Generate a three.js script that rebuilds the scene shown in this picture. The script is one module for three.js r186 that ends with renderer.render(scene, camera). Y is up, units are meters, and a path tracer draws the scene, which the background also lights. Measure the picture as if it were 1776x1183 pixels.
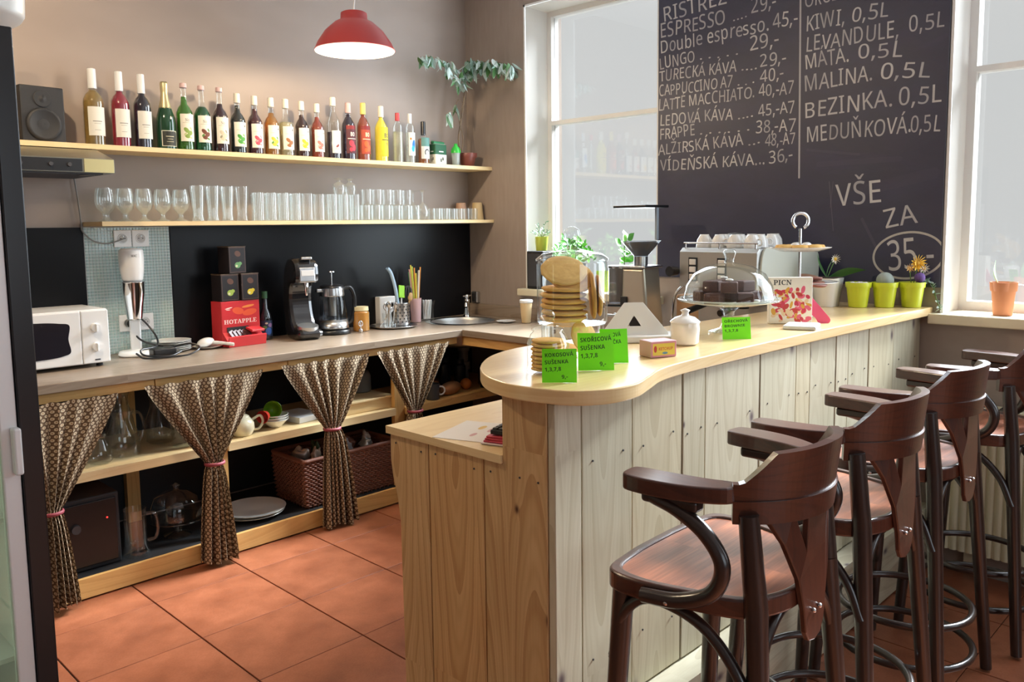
import * as THREE from 'three';
import { RoundedBoxGeometry } from 'three/addons/geometries/RoundedBoxGeometry.js';
import { mergeGeometries } from 'three/addons/utils/BufferGeometryUtils.js';
import { RectAreaLightUniformsLib } from 'three/addons/lights/RectAreaLightUniformsLib.js';
import { ImprovedNoise } from 'three/addons/math/ImprovedNoise.js';

// ---------- camera, sky, sun, large lights, exposure ----------
// World: x = 0 is the window wall, z = 0 the bottle wall, y = 0 the floor.
RectAreaLightUniformsLib.init();
const scene = new THREE.Scene();
const camera = new THREE.PerspectiveCamera(2 * Math.atan(591.5 / 1434.45) * 180 / Math.PI, 1776 / 1183, 0.05, 60);
camera.setViewOffset(1776, 1183, 0, 51.86, 1776, 1183);
camera.position.set(-3.795, 1.5, 4.12);
{
  const yaw = 45.5586 * Math.PI / 180, pit = 5.892 * Math.PI / 180, rol = 0.7175 * Math.PI / 180;
  const f = new THREE.Vector3(Math.sin(yaw) * Math.cos(pit), -Math.sin(pit), -Math.cos(yaw) * Math.cos(pit));
  const r = new THREE.Vector3(Math.cos(yaw), 0, Math.sin(yaw)), d = new THREE.Vector3().crossVectors(f, r);
  const r2 = r.clone().multiplyScalar(Math.cos(rol)).addScaledVector(d, Math.sin(rol));
  const d2 = r.clone().multiplyScalar(-Math.sin(rol)).addScaledVector(d, Math.cos(rol));
  camera.quaternion.setFromRotationMatrix(new THREE.Matrix4().makeBasis(r2, d2.negate(), f.clone().negate()));
}
scene.add(camera);
const renderer = new THREE.WebGLRenderer({ antialias: true });
renderer.toneMapping = THREE.LinearToneMapping;
renderer.toneMappingExposure = 1.0;
renderer.shadowMap.enabled = true;
scene.background = new THREE.Color().setRGB(0.66, 0.665, 0.67);          // even white overcast
// hazy sun behind thin cloud, entering by the windows of the right wall
const sun = new THREE.DirectionalLight(new THREE.Color().setRGB(0.92, 0.97, 1.03), 27.0);
sun.position.set(6.0, 1.5 + 4.7, 1.0 + 0.7); sun.target.position.set(0, 1.5, 1.0);
sun.castShadow = true; sun.shadow.radius = 46; sun.shadow.mapSize.set(2048, 2048);
Object.assign(sun.shadow.camera, { left: -6, right: 6, top: 5, bottom: -5, near: 0.1, far: 20 });
scene.add(sun, sun.target);
function windowLight(x, y, z, w, h, tx, ty, tz, power, color) {            // area light for daylight at a window
  const l = new THREE.RectAreaLight(color, power, w, h);
  l.position.set(x, y, z); l.lookAt(tx, ty, tz); scene.add(l); return l;
}
const DAY = new THREE.Color().setRGB(0.84, 0.96, 1.08);
windowLight(0.004, 1.97, 1.0275, 0.96, 1.7, -3, 1.97, 1.0275, 7.0, DAY);      // window behind the grinder
windowLight(0.004, 1.97, 3.78, 1.6, 1.7, -3, 1.97, 3.78, 5.0, DAY);          // window beside the blackboard
windowLight(0.004, 1.97, 6.2, 1.36, 1.7, -3, 1.97, 6.2, 3.0, DAY);          // unseen third window, added on this wall as fill light
windowLight(-3.2, 1.7, 7.92, 2.6, 1.7, -3.2, 1.7, 4, 2.2, DAY);              // unseen shop window, added behind the camera as fill light

// ---------- helpers ----------
let seed = 7;
const rnd = () => { seed = (seed * 1664525 + 1013904223) >>> 0; return seed / 4294967296; };
const rr = (a, b) => a + (b - a) * rnd();
const ORD = ['first', 'second', 'third', 'fourth', 'fifth', 'sixth', 'seventh', 'eighth', 'ninth', 'tenth', 'eleventh', 'twelfth'];
const taken = new Map();
function numbered(n) { const k = taken.get(n) || 0; taken.set(n, k + 1); return k ? `${n}_${String(k).padStart(3, '0')}` : n; }
const V = (x, y, z) => new THREE.Vector3(x, y, z), V2 = (x, y) => new THREE.Vector2(x, y);
function shade(o) { o.castShadow = true; o.receiveShadow = true; return o; }
function thing(name, label, category, pos = [0, 0, 0], turn = 0, group) {
  const o = new THREE.Group(); o.name = numbered(name); scene.add(o);
  o.position.set(...pos); o.rotation.y = turn; o.userData = { label, category };
  if (group) o.userData.group = group;
  return o;
}
function part(name, geo, m, parent, pos, rot) {
  const o = shade(new THREE.Mesh(geo, m)); o.name = name; parent.add(o);
  if (pos) o.position.set(...pos);
  if (rot) o.rotation.set(...rot);
  return o;
}
function single(name, label, category, geo, m, pos = [0, 0, 0], rot, group) {
  const o = shade(new THREE.Mesh(geo, m)); o.name = numbered(name); scene.add(o);
  o.position.set(...pos); if (rot) o.rotation.set(...rot);
  o.userData = { label, category }; if (group) o.userData.group = group;
  return o;
}
function struct(name, geo, m, pos) {
  const o = geo ? shade(new THREE.Mesh(geo, m)) : new THREE.Group(); o.name = name; o.userData = { kind: 'structure' }; scene.add(o);
  if (pos) o.position.set(...pos);
  return o;
}
function copy(root, pos, turn, label, group) {
  const r = root.clone(); r.name = numbered(root.name.replace(/_\d{3}$/, '')); scene.add(r); r.position.set(...pos);
  if (turn !== undefined) r.rotation.y = turn;
  r.userData = { ...root.userData }; if (label) r.userData.label = label; if (group) r.userData.group = group;
  return r;
}
const box = (w, h, d, r = 0, s = 2) => r ? new RoundedBoxGeometry(w, h, d, s, r) : new THREE.BoxGeometry(w, h, d);
const cyl = (r0, r1, h, s = 24, open = false) => new THREE.CylinderGeometry(r1, r0, h, s, 1, open);      // r0 bottom, r1 top
const sph = (r, a = 16, b = 12) => new THREE.SphereGeometry(r, a, b);
const lathe = (pts, s = 28) => new THREE.LatheGeometry(pts.map(p => V2(p[0], p[1])), s);
const tube = (pts, r, seg = 24, rad = 8, closed = false) => new THREE.TubeGeometry(new THREE.CatmullRomCurve3(pts.map(p => V(...p)), closed, 'catmullrom', 0.5), seg, r, rad, closed);
const tor = (R, r, a = 10, b = 32) => new THREE.TorusGeometry(R, r, a, b);
function at(g, x = 0, y = 0, z = 0, rx = 0, ry = 0, rz = 0, s = 1) {
  const m = new THREE.Matrix4().compose(V(x, y, z), new THREE.Quaternion().setFromEuler(new THREE.Euler(rx, ry, rz)), Array.isArray(s) ? V(...s) : V(s, s, s));
  return g.applyMatrix4(m);
}
function merge(list) {
  const l = list.map(g => { const q = g.index ? g.toNonIndexed() : g; for (const k of Object.keys(q.attributes)) if (!['position', 'normal', 'uv'].includes(k)) q.deleteAttribute(k); return q; });
  return mergeGeometries(l);
}
function extrude(pts, depth, bevel = 0, holes = []) {
  const s = Array.isArray(pts) ? new THREE.Shape(pts.map(p => V2(p[0], p[1]))) : pts;
  for (const h of holes) s.holes.push(new THREE.Path(h.map(p => V2(p[0], p[1]))));
  return new THREE.ExtrudeGeometry(s, { depth: depth - 2 * bevel, bevelEnabled: bevel > 0, bevelThickness: bevel, bevelSize: bevel, bevelOffset: -bevel, bevelSegments: 2, curveSegments: 20 }).translate(0, 0, bevel);
}
const smoothOutline = (pts, n = 80, closed = true) => new THREE.CatmullRomCurve3(pts.map(p => V(p[0], p[1], 0)), closed, 'centripetal').getPoints(n).map(p => [p.x, p.y]);
// tapered rod between two points
function rod(a, b, r0, r1 = r0, s = 12) {
  const A = V(...a), B = V(...b), d = B.clone().sub(A), g = cyl(r0, r1, d.length(), s);
  return g.applyMatrix4(new THREE.Matrix4().compose(A.add(B).multiplyScalar(0.5), new THREE.Quaternion().setFromUnitVectors(V(0, 1, 0), d.normalize()), V(1, 1, 1)));
}
// surface from a function (u, v in 0..1) -> [x, y, z]; uv = [s, t]
function sheet(nu, nv, fn, uvFn) {
  const p = [], uv = [], ix = [];
  for (let j = 0; j <= nv; j++) for (let i = 0; i <= nu; i++) { const u = i / nu, v = j / nv; p.push(...fn(u, v)); uv.push(...(uvFn ? uvFn(u, v) : [u, v])); }
  for (let j = 0; j < nv; j++) for (let i = 0; i < nu; i++) { const a = j * (nu + 1) + i, b = a + 1, c = a + nu + 1, d = c + 1; ix.push(a, c, b, b, c, d); }
  const g = new THREE.BufferGeometry(); g.setAttribute('position', new THREE.Float32BufferAttribute(p, 3)); g.setAttribute('uv', new THREE.Float32BufferAttribute(uv, 2)); g.setIndex(ix); g.computeVertexNormals(); return g;
}
// uv in metres with the grain running along one axis (v follows the grain)
function grainUV(g, along = 'y', ou = 0, ov = 0) {
  g.computeBoundingBox();
  const P = g.attributes.position, N = g.attributes.normal, uv = new Float32Array(P.count * 2), ax = 'xyz'.indexOf(along);
  for (let i = 0; i < P.count; i++) {
    const p = [P.getX(i), P.getY(i), P.getZ(i)], n = [Math.abs(N.getX(i)), Math.abs(N.getY(i)), Math.abs(N.getZ(i))];
    const others = [0, 1, 2].filter(k => k !== ax);
    let a;
    if (n[ax] > 0.8) { uv[2 * i] = p[others[0]] + ou; uv[2 * i + 1] = p[others[1]] * 0.3 + ov; continue; }
    a = n[others[0]] > n[others[1]] ? others[1] : others[0];
    uv[2 * i] = p[a] + ou; uv[2 * i + 1] = p[ax] + ov;
  }
  g.setAttribute('uv', new THREE.BufferAttribute(uv, 2)); return g;
}
// ---------- textures ----------
const perlin = new ImprovedNoise();
const fbm = (x, y, z = 0, o = 4) => { let s = 0, a = 0.5; for (let i = 0; i < o; i++) { s += a * perlin.noise(x, y, z + i * 7.3); x *= 2.03; y *= 2.03; a *= 0.5; } return s; };
function dataTex(w, h, fn, srgb = true) {
  const d = new Uint8Array(w * h * 4);
  for (let j = 0; j < h; j++) for (let i = 0; i < w; i++) { const c = fn(i / w, j / h, i, j), k = (j * w + i) * 4; for (let q = 0; q < 3; q++) d[k + q] = Math.max(0, Math.min(255, Math.round(c[q]))); d[k + 3] = 255; }
  const t = new THREE.DataTexture(d, w, h, THREE.RGBAFormat); t.wrapS = t.wrapT = THREE.RepeatWrapping; t.magFilter = THREE.LinearFilter; t.minFilter = THREE.LinearMipmapLinearFilter; t.generateMipmaps = true;
  if (srgb) t.colorSpace = THREE.SRGBColorSpace; t.needsUpdate = true; return t;
}
function canvasTex(w, h, draw) {
  const c = document.createElement('canvas'); c.width = w; c.height = h; const x = c.getContext('2d'); draw(x, w, h);
  const t = new THREE.CanvasTexture(c); t.colorSpace = THREE.SRGBColorSpace; t.magFilter = THREE.LinearFilter; return t;
}
const mixc = (a, b, t) => a.map((v, i) => v + (b[i] - v) * t);
// sawn board, 0.5 m across by 1.25 m along the grain
function boardTex(light, dark, knotC, knots, z0, ring = 34, contrast = 1, w = 512, h = 1280) {
  return dataTex(w, h, (u, v) => {
    const x = u * 0.5, y = v * 1.25, per = (f) => f(x, y);
    let kd = 0, kx = 0;
    for (const [a, b, r] of knots) { const dx = x - a, dy = (y - b) * 0.62, q = Math.hypot(dx, dy) / r; kd = Math.max(kd, Math.exp(-q * q * 1.4)); kx += 0.05 * Math.exp(-q * q * 0.16) * Math.sign(dx || 1) * 0.5; }
    const wob = fbm(x * 3, y * 0.9, z0) * 0.05 + kx * 0.5;
    const cx = (Math.floor(x / 0.17) + 0.5) * 0.17, yy = y - 0.62;
    const dist = Math.hypot(x - cx + wob, 0.02 + 0.085 * Math.abs(yy + 0.3 * fbm(x * 2, 3.1, z0)));
    const g = dist * ring * 1.2, fr = g - Math.floor(g);
    const ringv = Math.pow(fr, 3) * 0.55 + 0.18 * Math.pow(Math.abs(Math.sin(g * 9.4)), 4);
    const fib = fbm(x * 260, y * 7, z0, 3) * 0.5, blot = fbm(x * 9, y * 3.2, z0 + 5, 3);
    let t = contrast * (ringv * 0.75 + fib * 0.35) + 0.22 * blot + 0.12;
    let c = mixc(light, dark, Math.max(0, Math.min(1, t)));
    return mixc(c, knotC, Math.min(1, kd * 1.05));
  });
}
const M = {};
const std = (c, rough = 0.6, o = {}) => new THREE.MeshStandardMaterial({ color: c, roughness: rough, ...o });
const phy = (c, rough = 0.4, o = {}) => new THREE.MeshPhysicalMaterial({ color: c, roughness: rough, ...o });
const lin = (r, g, b) => new THREE.Color().setRGB(r, g, b);
function rep(t, su, sv) { const c = t.clone(); c.repeat.set(su, sv); c.needsUpdate = true; return c; }
const boardPine = rep(boardTex([222, 190, 140], [164, 118, 70], [84, 52, 34], [[0.07, 0.28, 0.012], [0.3, 0.85, 0.009], [0.42, 0.18, 0.011], [0.2, 1.1, 0.007]], 1.7, 34, 1.0), 2, 0.8);
const boardDaylit = rep(boardTex([208, 202, 178], [166, 154, 124], [98, 84, 84], [[0.05, 0.52, 0.011], [0.21, 0.16, 0.013], [0.33, 0.7, 0.014], [0.46, 1.05, 0.009], [0.13, 0.95, 0.006]], 8.3, 26, 0.8), 2, 0.8);  // bar front pine, cool daylight put into the colour
M.pine = [lin(1, 1, 1), lin(0.93, 0.93, 0.92), lin(1, 0.96, 0.9)].map(c => std(c, 0.62, { map: boardPine, bumpMap: boardPine, bumpScale: 0.0006 }));
M.pale = [lin(1, 1, 1), lin(0.94, 0.95, 0.94), lin(1.0, 0.98, 0.92), lin(0.9, 0.9, 0.88)].map(c => std(c, 0.55, { map: boardDaylit, bumpMap: boardDaylit, bumpScale: 0.0005 }));  // daylight tinted copy of the pine for the bar front
const topTexSrc = boardTex([240, 212, 160], [214, 172, 110], [150, 98, 50], [], 3.3, 40, 0.7, 512, 640);
M.barTop = phy(0xffffff, 0.3, { map: rep(topTexSrc, 2, 0.8), clearcoat: 0.5, clearcoatRoughness: 0.25 });
M.shelfWood = std(0xffffff, 0.42, { map: rep(boardTex([236, 212, 164], [208, 172, 112], [170, 120, 70], [], 12.1, 30, 0.55, 256, 640), 2, 0.8) });
M.frameWood = std(0xffffff, 0.6, { map: rep(boardTex([222, 180, 112], [180, 128, 66], [120, 76, 40], [[0.3, 0.4, 0.01]], 21.1, 30, 0.7, 256, 640), 2, 0.8) });
M.worktop = phy(0xffffff, 0.3, { map: rep(boardTex([158, 142, 124], [110, 91, 74], [104, 84, 68], [], 31.4, 26, 0.8, 512, 1280), 2, 0.8), clearcoat: 0.25, clearcoatRoughness: 0.3 });
const mahTex = boardTex([78, 39, 26], [34, 17, 12], [60, 30, 20], [], 41.2, 60, 0.8, 256, 640);
M.mahogany = phy(0xffffff, 0.3, { map: rep(mahTex, 2, 0.8), clearcoat: 0.6, clearcoatRoughness: 0.22 });
const seatTex = dataTex(512, 512, (u, v) => { const s = fbm(u * 14, v * 0.8, 2.2, 3), f = fbm(u * 90, v * 4, 5.1, 2); const t = 0.5 + 0.9 * s + 0.5 * f; return mixc([104, 54, 36], [192, 114, 76], Math.max(0, Math.min(1, t))); });
M.seatPanel = phy(0xffffff, 0.3, { map: rep(seatTex, 2, 2), clearcoat: 0.5, clearcoatRoughness: 0.25 });
M.bentwood = phy(lin(0.02, 0.011, 0.009), 0.28, { clearcoat: 0.5, clearcoatRoughness: 0.2 });
M.wallPaint = std(0xffffff, 0.5, { map: rep(dataTex(256, 256, (u, v) => { const n = fbm(u * 40, v * 40, 1, 3) * 10; return [155 + n, 141 + n, 131 + n]; }), 0.5, 0.5) });
M.white = std(lin(0.78, 0.78, 0.76), 0.5);
M.ceiling = std(lin(0.72, 0.71, 0.69), 0.8);
M.plastic = phy(lin(0.82, 0.82, 0.81), 0.25);
M.porcelain = phy(lin(0.84, 0.83, 0.79), 0.12, { clearcoat: 0.6, clearcoatRoughness: 0.05 });
M.black = phy(lin(0.012, 0.012, 0.013), 0.28);
M.blackMat = std(lin(0.014, 0.014, 0.016), 0.6);
M.darkGrey = std(lin(0.05, 0.05, 0.055), 0.5);
M.steel = std(lin(0.62, 0.62, 0.62), 0.24, { metalness: 1 });
M.steelSatin = std(lin(0.56, 0.56, 0.55), 0.4, { metalness: 1 });
M.chrome = std(lin(0.8, 0.8, 0.8), 0.08, { metalness: 1 });
M.glass = phy(lin(0.96, 0.985, 0.985), 0.02, { transmission: 1, thickness: 0, ior: 1.75, side: THREE.DoubleSide });
M.cupGlass = phy(lin(0.95, 0.98, 0.98), 0.03, { transmission: 0.93, thickness: 0, ior: 1.8, side: THREE.DoubleSide });  // slight white scatter stands in for window reflections on the glasses
M.pane = phy(lin(0.98, 0.99, 0.985), 0.0, { transmission: 1, thickness: 0, ior: 1.5 });
// chalk writing: text, baseline start (z, y), baseline end (z, y), letter height
const CHALK = [
  ['RISTREZ', 1.540, 2.557, 1.934, 2.585, 0.077],
  ['ESPRESSO', 1.522, 2.477, 1.926, 2.487, 0.071],
  ['....', 1.961, 2.494, 2.045, 2.499, 0.039],
  ['29,-', 2.060, 2.509, 2.197, 2.516, 0.071],
  ['Double espresso.', 1.523, 2.399, 2.161, 2.416, 0.066],
  ['45,-', 2.176, 2.422, 2.302, 2.421, 0.067],
  ['LUNGO', 1.519, 2.315, 1.753, 2.330, 0.060],
  ['. . . . .', 1.773, 2.333, 2.001, 2.324, 0.040],
  ['29,-', 2.057, 2.333, 2.213, 2.336, 0.069],
  ['TURECKÁ KÁVA', 1.520, 2.255, 1.987, 2.246, 0.057],
  ['....', 2.009, 2.246, 2.105, 2.244, 0.039],
  ['29,-', 2.111, 2.248, 2.252, 2.247, 0.060],
  ['CAPPUCCINO A7', 1.517, 2.177, 1.966, 2.176, 0.057],
  ['. . .', 1.991, 2.176, 2.091, 2.177, 0.039],
  ['40,-', 2.115, 2.177, 2.240, 2.180, 0.057],
  ['LATTÉ MACCHIATO.', 1.513, 2.102, 2.092, 2.108, 0.058],
  ['40,-A7', 2.110, 2.109, 2.290, 2.104, 0.058],
  ['LEDOVÁ KÁVA', 1.521, 2.022, 1.972, 2.015, 0.058],
  ['....', 1.994, 2.015, 2.088, 2.017, 0.039],
  ['45,-A7', 2.109, 2.013, 2.298, 2.015, 0.058],
  ['FRAPPÉ', 1.522, 1.949, 1.757, 1.956, 0.058],
  ['. . . . . .', 1.778, 1.955, 2.071, 1.952, 0.041],
  ['38,-A7', 2.096, 1.933, 2.303, 1.929, 0.061],
  ['ALŽIRSKÁ KÁVA', 1.515, 1.867, 2.034, 1.882, 0.058],
  ['...', 2.053, 1.881, 2.127, 1.884, 0.039],
  ['48,-A7', 2.146, 1.871, 2.304, 1.867, 0.055],
  ['VÍDEŇSKÁ KÁVA...', 1.530, 1.783, 2.153, 1.782, 0.058],
  ['36,-', 2.168, 1.784, 2.295, 1.795, 0.058],
  ['OROZ', 2.332, 2.489, 2.493, 2.496, 0.062],
  ['KIWI,', 2.337, 2.379, 2.525, 2.380, 0.068],
  ['0,5L', 2.548, 2.386, 2.713, 2.379, 0.065],
  ['LEVANDULE,', 2.339, 2.287, 2.762, 2.288, 0.068],
  ['0,5L', 2.797, 2.299, 2.958, 2.300, 0.067],
  ['MÁTA.', 2.339, 2.204, 2.551, 2.215, 0.068],
  ['0,5L', 2.582, 2.216, 2.779, 2.204, 0.065],
  ['MALINA.', 2.338, 2.104, 2.658, 2.120, 0.071],
  ['0,5L', 2.680, 2.122, 2.891, 2.102, 0.067],
  ['BEZINKA.', 2.341, 1.984, 2.748, 1.996, 0.074],
  ['0,5L', 2.764, 1.999, 2.956, 1.990, 0.074],
  ['MEDUŇKOVÁ.', 2.353, 1.872, 2.828, 1.879, 0.072],
  ['0,5L', 2.835, 1.880, 2.985, 1.874, 0.071],
  ['VŠE', 2.506, 1.570, 2.715, 1.585, 0.097],
  ['ZA', 2.728, 1.468, 2.865, 1.490, 0.084],
  ['35,-', 2.747, 1.280, 2.955, 1.306, 0.127],
];
const CHALK_LINE = [2.311, 2.606, 2.325, 1.710];
const RING = [2.829, 1.350, 0.147, 0.100];
const SMEARS = [
  [2.471, 1.684, 2.496, 1.459, 5, 0.25],
  [2.489, 1.684, 2.479, 1.565, 4, 0.20],
  [2.626, 1.510, 2.694, 1.381, 16, 0.13],
  [2.362, 1.836, 2.604, 1.799, 14, 0.08],
  [2.419, 1.766, 2.779, 1.769, 30, 0.05],
  [2.635, 1.639, 2.922, 1.700, 60, 0.04],
];
// ---------- the room ----------
{
  const base = struct('floor', box(6.4, 0.06, 8.4), std(lin(0.035, 0.02, 0.014), 0.9), [-2.9, -0.036, 4]);
  const tileTex = [0, 1, 2].map(k => dataTex(256, 256, (u, v) => {
    const a = fbm(u * 3.2 + k * 9, v * 3.2, k * 4.1, 4), b = fbm(u * 14 + k, v * 14, k + 2, 3), s = fbm(u * 60, v * 60, k + 9, 2);
    let c = mixc([132, 76, 51], [160, 97, 68], 0.5 + a * 1.1); c = mixc(c, [122, 70, 48], Math.max(0, -a * 0.9 - 0.05 + b * 0.4));
    return c.map(q => q + s * 14 + b * 10);
  }));
  const tm = []; for (const t of tileTex) for (const c of [1, 0.93]) tm.push(phy(lin(c, c, c), 0.33, { map: t, bumpMap: t, bumpScale: 0.0008 }));
  const tg = box(0.4145, 0.008, 0.4175, 0.0018, 1);
  const flipped = tg.clone(); flipped.rotateY(Math.PI);
  let k = 0;
  for (let i = -8; i <= 4; i++) for (let j = -1; j <= 15; j++) {
    const x = -2.105 + 0.42 * (i + 0.5), z = 0.41 + 0.42 * (j + 0.5);
    if (x > -0.05 || x < -5.6 || z > 7.2 || (x > -2.2 && z < 0.3) || (x > -0.5 && z < 2.6)) continue;
    k++; part('tile', k % 2 ? tg : flipped, tm[(i * 7 + j * 5 + 300) % 6], base, [x + 2.9, 0.032, z - 4]);
  }
}
struct('ceiling', box(6.4, 0.1, 8.4), M.ceiling, [-2.9, 3.15, 4]);
struct('wall_back', box(6.4, 3.2, 0.15), M.wallPaint, [-2.9, 1.55, -0.075]);
struct('wall_left', box(0.15, 3.2, 8.4), M.wallPaint, [-6.075, 1.55, 4]);
const seg = (x0, x1, y0, y1, z0, z1) => at(box(x1 - x0, y1 - y0, z1 - z0), (x0 + x1) / 2, (y0 + y1) / 2, (z0 + z1) / 2);
{
  const T = 0.35, w = [[0.53, 1.525], [2.965, 4.6], [5.5, 6.9]], g = [];  // last opening is an unseen window added for fill light
  let z = 0;
  for (const [a, b] of w) { g.push(seg(0, T, -0.05, 3.1, z, a), seg(0, T, -0.05, 1.062, a, b), seg(0, T, 2.84, 3.1, a, b)); z = b; }
  g.push(seg(0, T, -0.05, 3.1, z, 8.15));
  const geo = merge(g);
  struct('wall_right', geo, M.wallPaint);
  w.forEach(([a, b], i) => {
    const o = struct('window_' + (i + 1)), mz = (a + b) / 2, X = 0.2;
    part('reveal', merge([seg(-0.004, X, 1.1, 2.84, a, a + 0.012), seg(-0.004, X, 1.1, 2.84, b - 0.012, b), seg(-0.004, X, 2.828, 2.84, a, b)]), M.white, o);
    part('frame', merge([seg(X, X + 0.07, 1.1, 2.84, a, a + 0.045), seg(X, X + 0.07, 1.1, 2.84, b - 0.045, b), seg(X, X + 0.07, 1.1, 1.145, a + 0.045, b - 0.045), seg(X, X + 0.07, 2.795, 2.84, a + 0.045, b - 0.045)]), M.white, o);
    part('transom', seg(X - 0.005, X + 0.07, 2.13, 2.155, a + 0.045, b - 0.045), M.white, o);
    part('pane', seg(X + 0.03, X + 0.034, 1.145, 2.13, a + 0.045, b - 0.045), M.pane, o);
    part('pane', seg(X + 0.03, X + 0.034, 2.155, 2.795, a + 0.045, b - 0.045), M.pane, o);
    part('sill', at(box(0.25, 0.044, b - a + 0.07, 0.006), X / 2 - 0.028, 1.084, mz), std(lin(0.74, 0.66, 0.47), 0.4), o);
  });
  const rear = merge([seg(-6.2, -4.5, -0.05, 3.1, 8, 8.2), seg(-1.9, 0.35, -0.05, 3.1, 8, 8.2), seg(-4.5, -1.9, -0.05, 0.85, 8, 8.2), seg(-4.5, -1.9, 2.55, 3.1, 8, 8.2)]);
  struct('wall_front', rear, M.wallPaint);
  const o = struct('window_4'); part('frame', merge([seg(-4.5, -4.43, 0.85, 2.55, 8.05, 8.12), seg(-1.97, -1.9, 0.85, 2.55, 8.05, 8.12), seg(-4.43, -1.97, 0.85, 0.92, 8.05, 8.12), seg(-4.43, -1.97, 2.48, 2.55, 8.05, 8.12)]), M.white, o);  // unseen shop window, added to bring in fill light
  part('pane', seg(-4.43, -1.97, 0.92, 2.48, 8.08, 8.084), M.pane, o);
}
// ---------- wall panels behind the worktop ----------
{
  const bm = phy(lin(0.006, 0.006, 0.007), 0.3, { specularIntensity: 0.35 });
  single('splash_panel', 'glossy black splash panel on the wall behind coffee machine and kettle', 'panel', seg(-2.03, -0.001, 0.911, 1.517, 0.0005, 0.012), bm);
  single('splash_panel', 'black splash panel on the wall behind the microwave', 'panel', seg(-3.1, -2.435, 0.911, 1.517, 0.0005, 0.012), bm);
  const mo = thing('mosaic_panel', 'pale green glass mosaic panel on wall behind drink mixer', 'tile panel', [-2.2325, 0.911, 0.0005]);
  part('backing', at(box(0.4, 0.606, 0.006), 0, 0.303, 0.003), std(lin(0.78, 0.82, 0.8), 0.8), mo);
  const g = []; const nx = 27, ny = 41, s = 0.0147;
  const proto = box(0.0108, 0.0108, 0.005).toNonIndexed();
  for (let i = 0; i < nx; i++) for (let j = 0; j < ny; j++) g.push(proto.clone().translate((i - (nx - 1) / 2) * s, 0.009 + j * s, 0.007 + rr(0, 0.0012)));
  part('mosaic_tiles', merge(g), phy(lin(0.42, 0.56, 0.54), 0.15, { clearcoat: 0.4 }), mo).userData = { kind: 'stuff' };
}
// ---------- sockets ----------
function socket(label, x, y, plug) {
  const o = thing('wall_socket', label, 'socket', [x, y, 0.0125], 0, undefined);
  part('plate', box(0.082, 0.082, 0.008, 0.004), M.plastic, o, [0, 0, 0.004]);
  part('well', at(tor(0.0215, 0.0025, 8, 28), 0, 0, 0.008), M.plastic, o);
  part('dish', at(cyl(0.02, 0.02, 0.002, 24), 0, 0, 0.0082, Math.PI / 2), std(lin(0.5, 0.5, 0.49), 0.5), o);
  for (const s of [-1, 1]) part('hole', at(cyl(0.0026, 0.0026, 0.002, 10), s * 0.0095, 0, 0.0096, Math.PI / 2), M.blackMat, o);
  part('earth_pin', at(cyl(0.0022, 0.0022, 0.008, 10), 0, 0.01, 0.012, Math.PI / 2), M.steel, o);
  return o;
}
socket('upper white wall socket with a grey cable plug, above mixer', -2.262, 1.462);
socket('empty upper white wall socket above the drink mixer', -2.178, 1.462);
socket('lower white wall socket with the black plug, behind mixer', -2.26, 1.056);
socket('empty lower white wall socket beside the black plug', -2.178, 1.056);
{
  const o = thing('wall_outlet', 'small grey switch box on wall above the sink backsplash', 'switch', [-0.001, 1.028, 0.075]);
  part('housing', box(0.03, 0.075, 0.055, 0.006), M.steelSatin, o, [-0.016, 0, 0]);
  part('rocker', box(0.006, 0.05, 0.03, 0.002), M.blackMat, o, [-0.0335, 0, 0]);
}
// ---------- two wall shelves ----------
single('wall_shelf', 'long pale wood upper wall shelf carrying a row of bottles', 'shelf', grainUV(seg(-3.2, -0.002, 1.858, 1.88, 0.001, 0.235), 'x', 0.3, 0.1), M.shelfWood);
single('wall_shelf', 'long pale wood lower wall shelf carrying drinking glasses', 'shelf', grainUV(seg(-2.43, -0.002, 1.521, 1.541, 0.001, 0.245), 'x', 0.9, 0.5), M.shelfWood);
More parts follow.
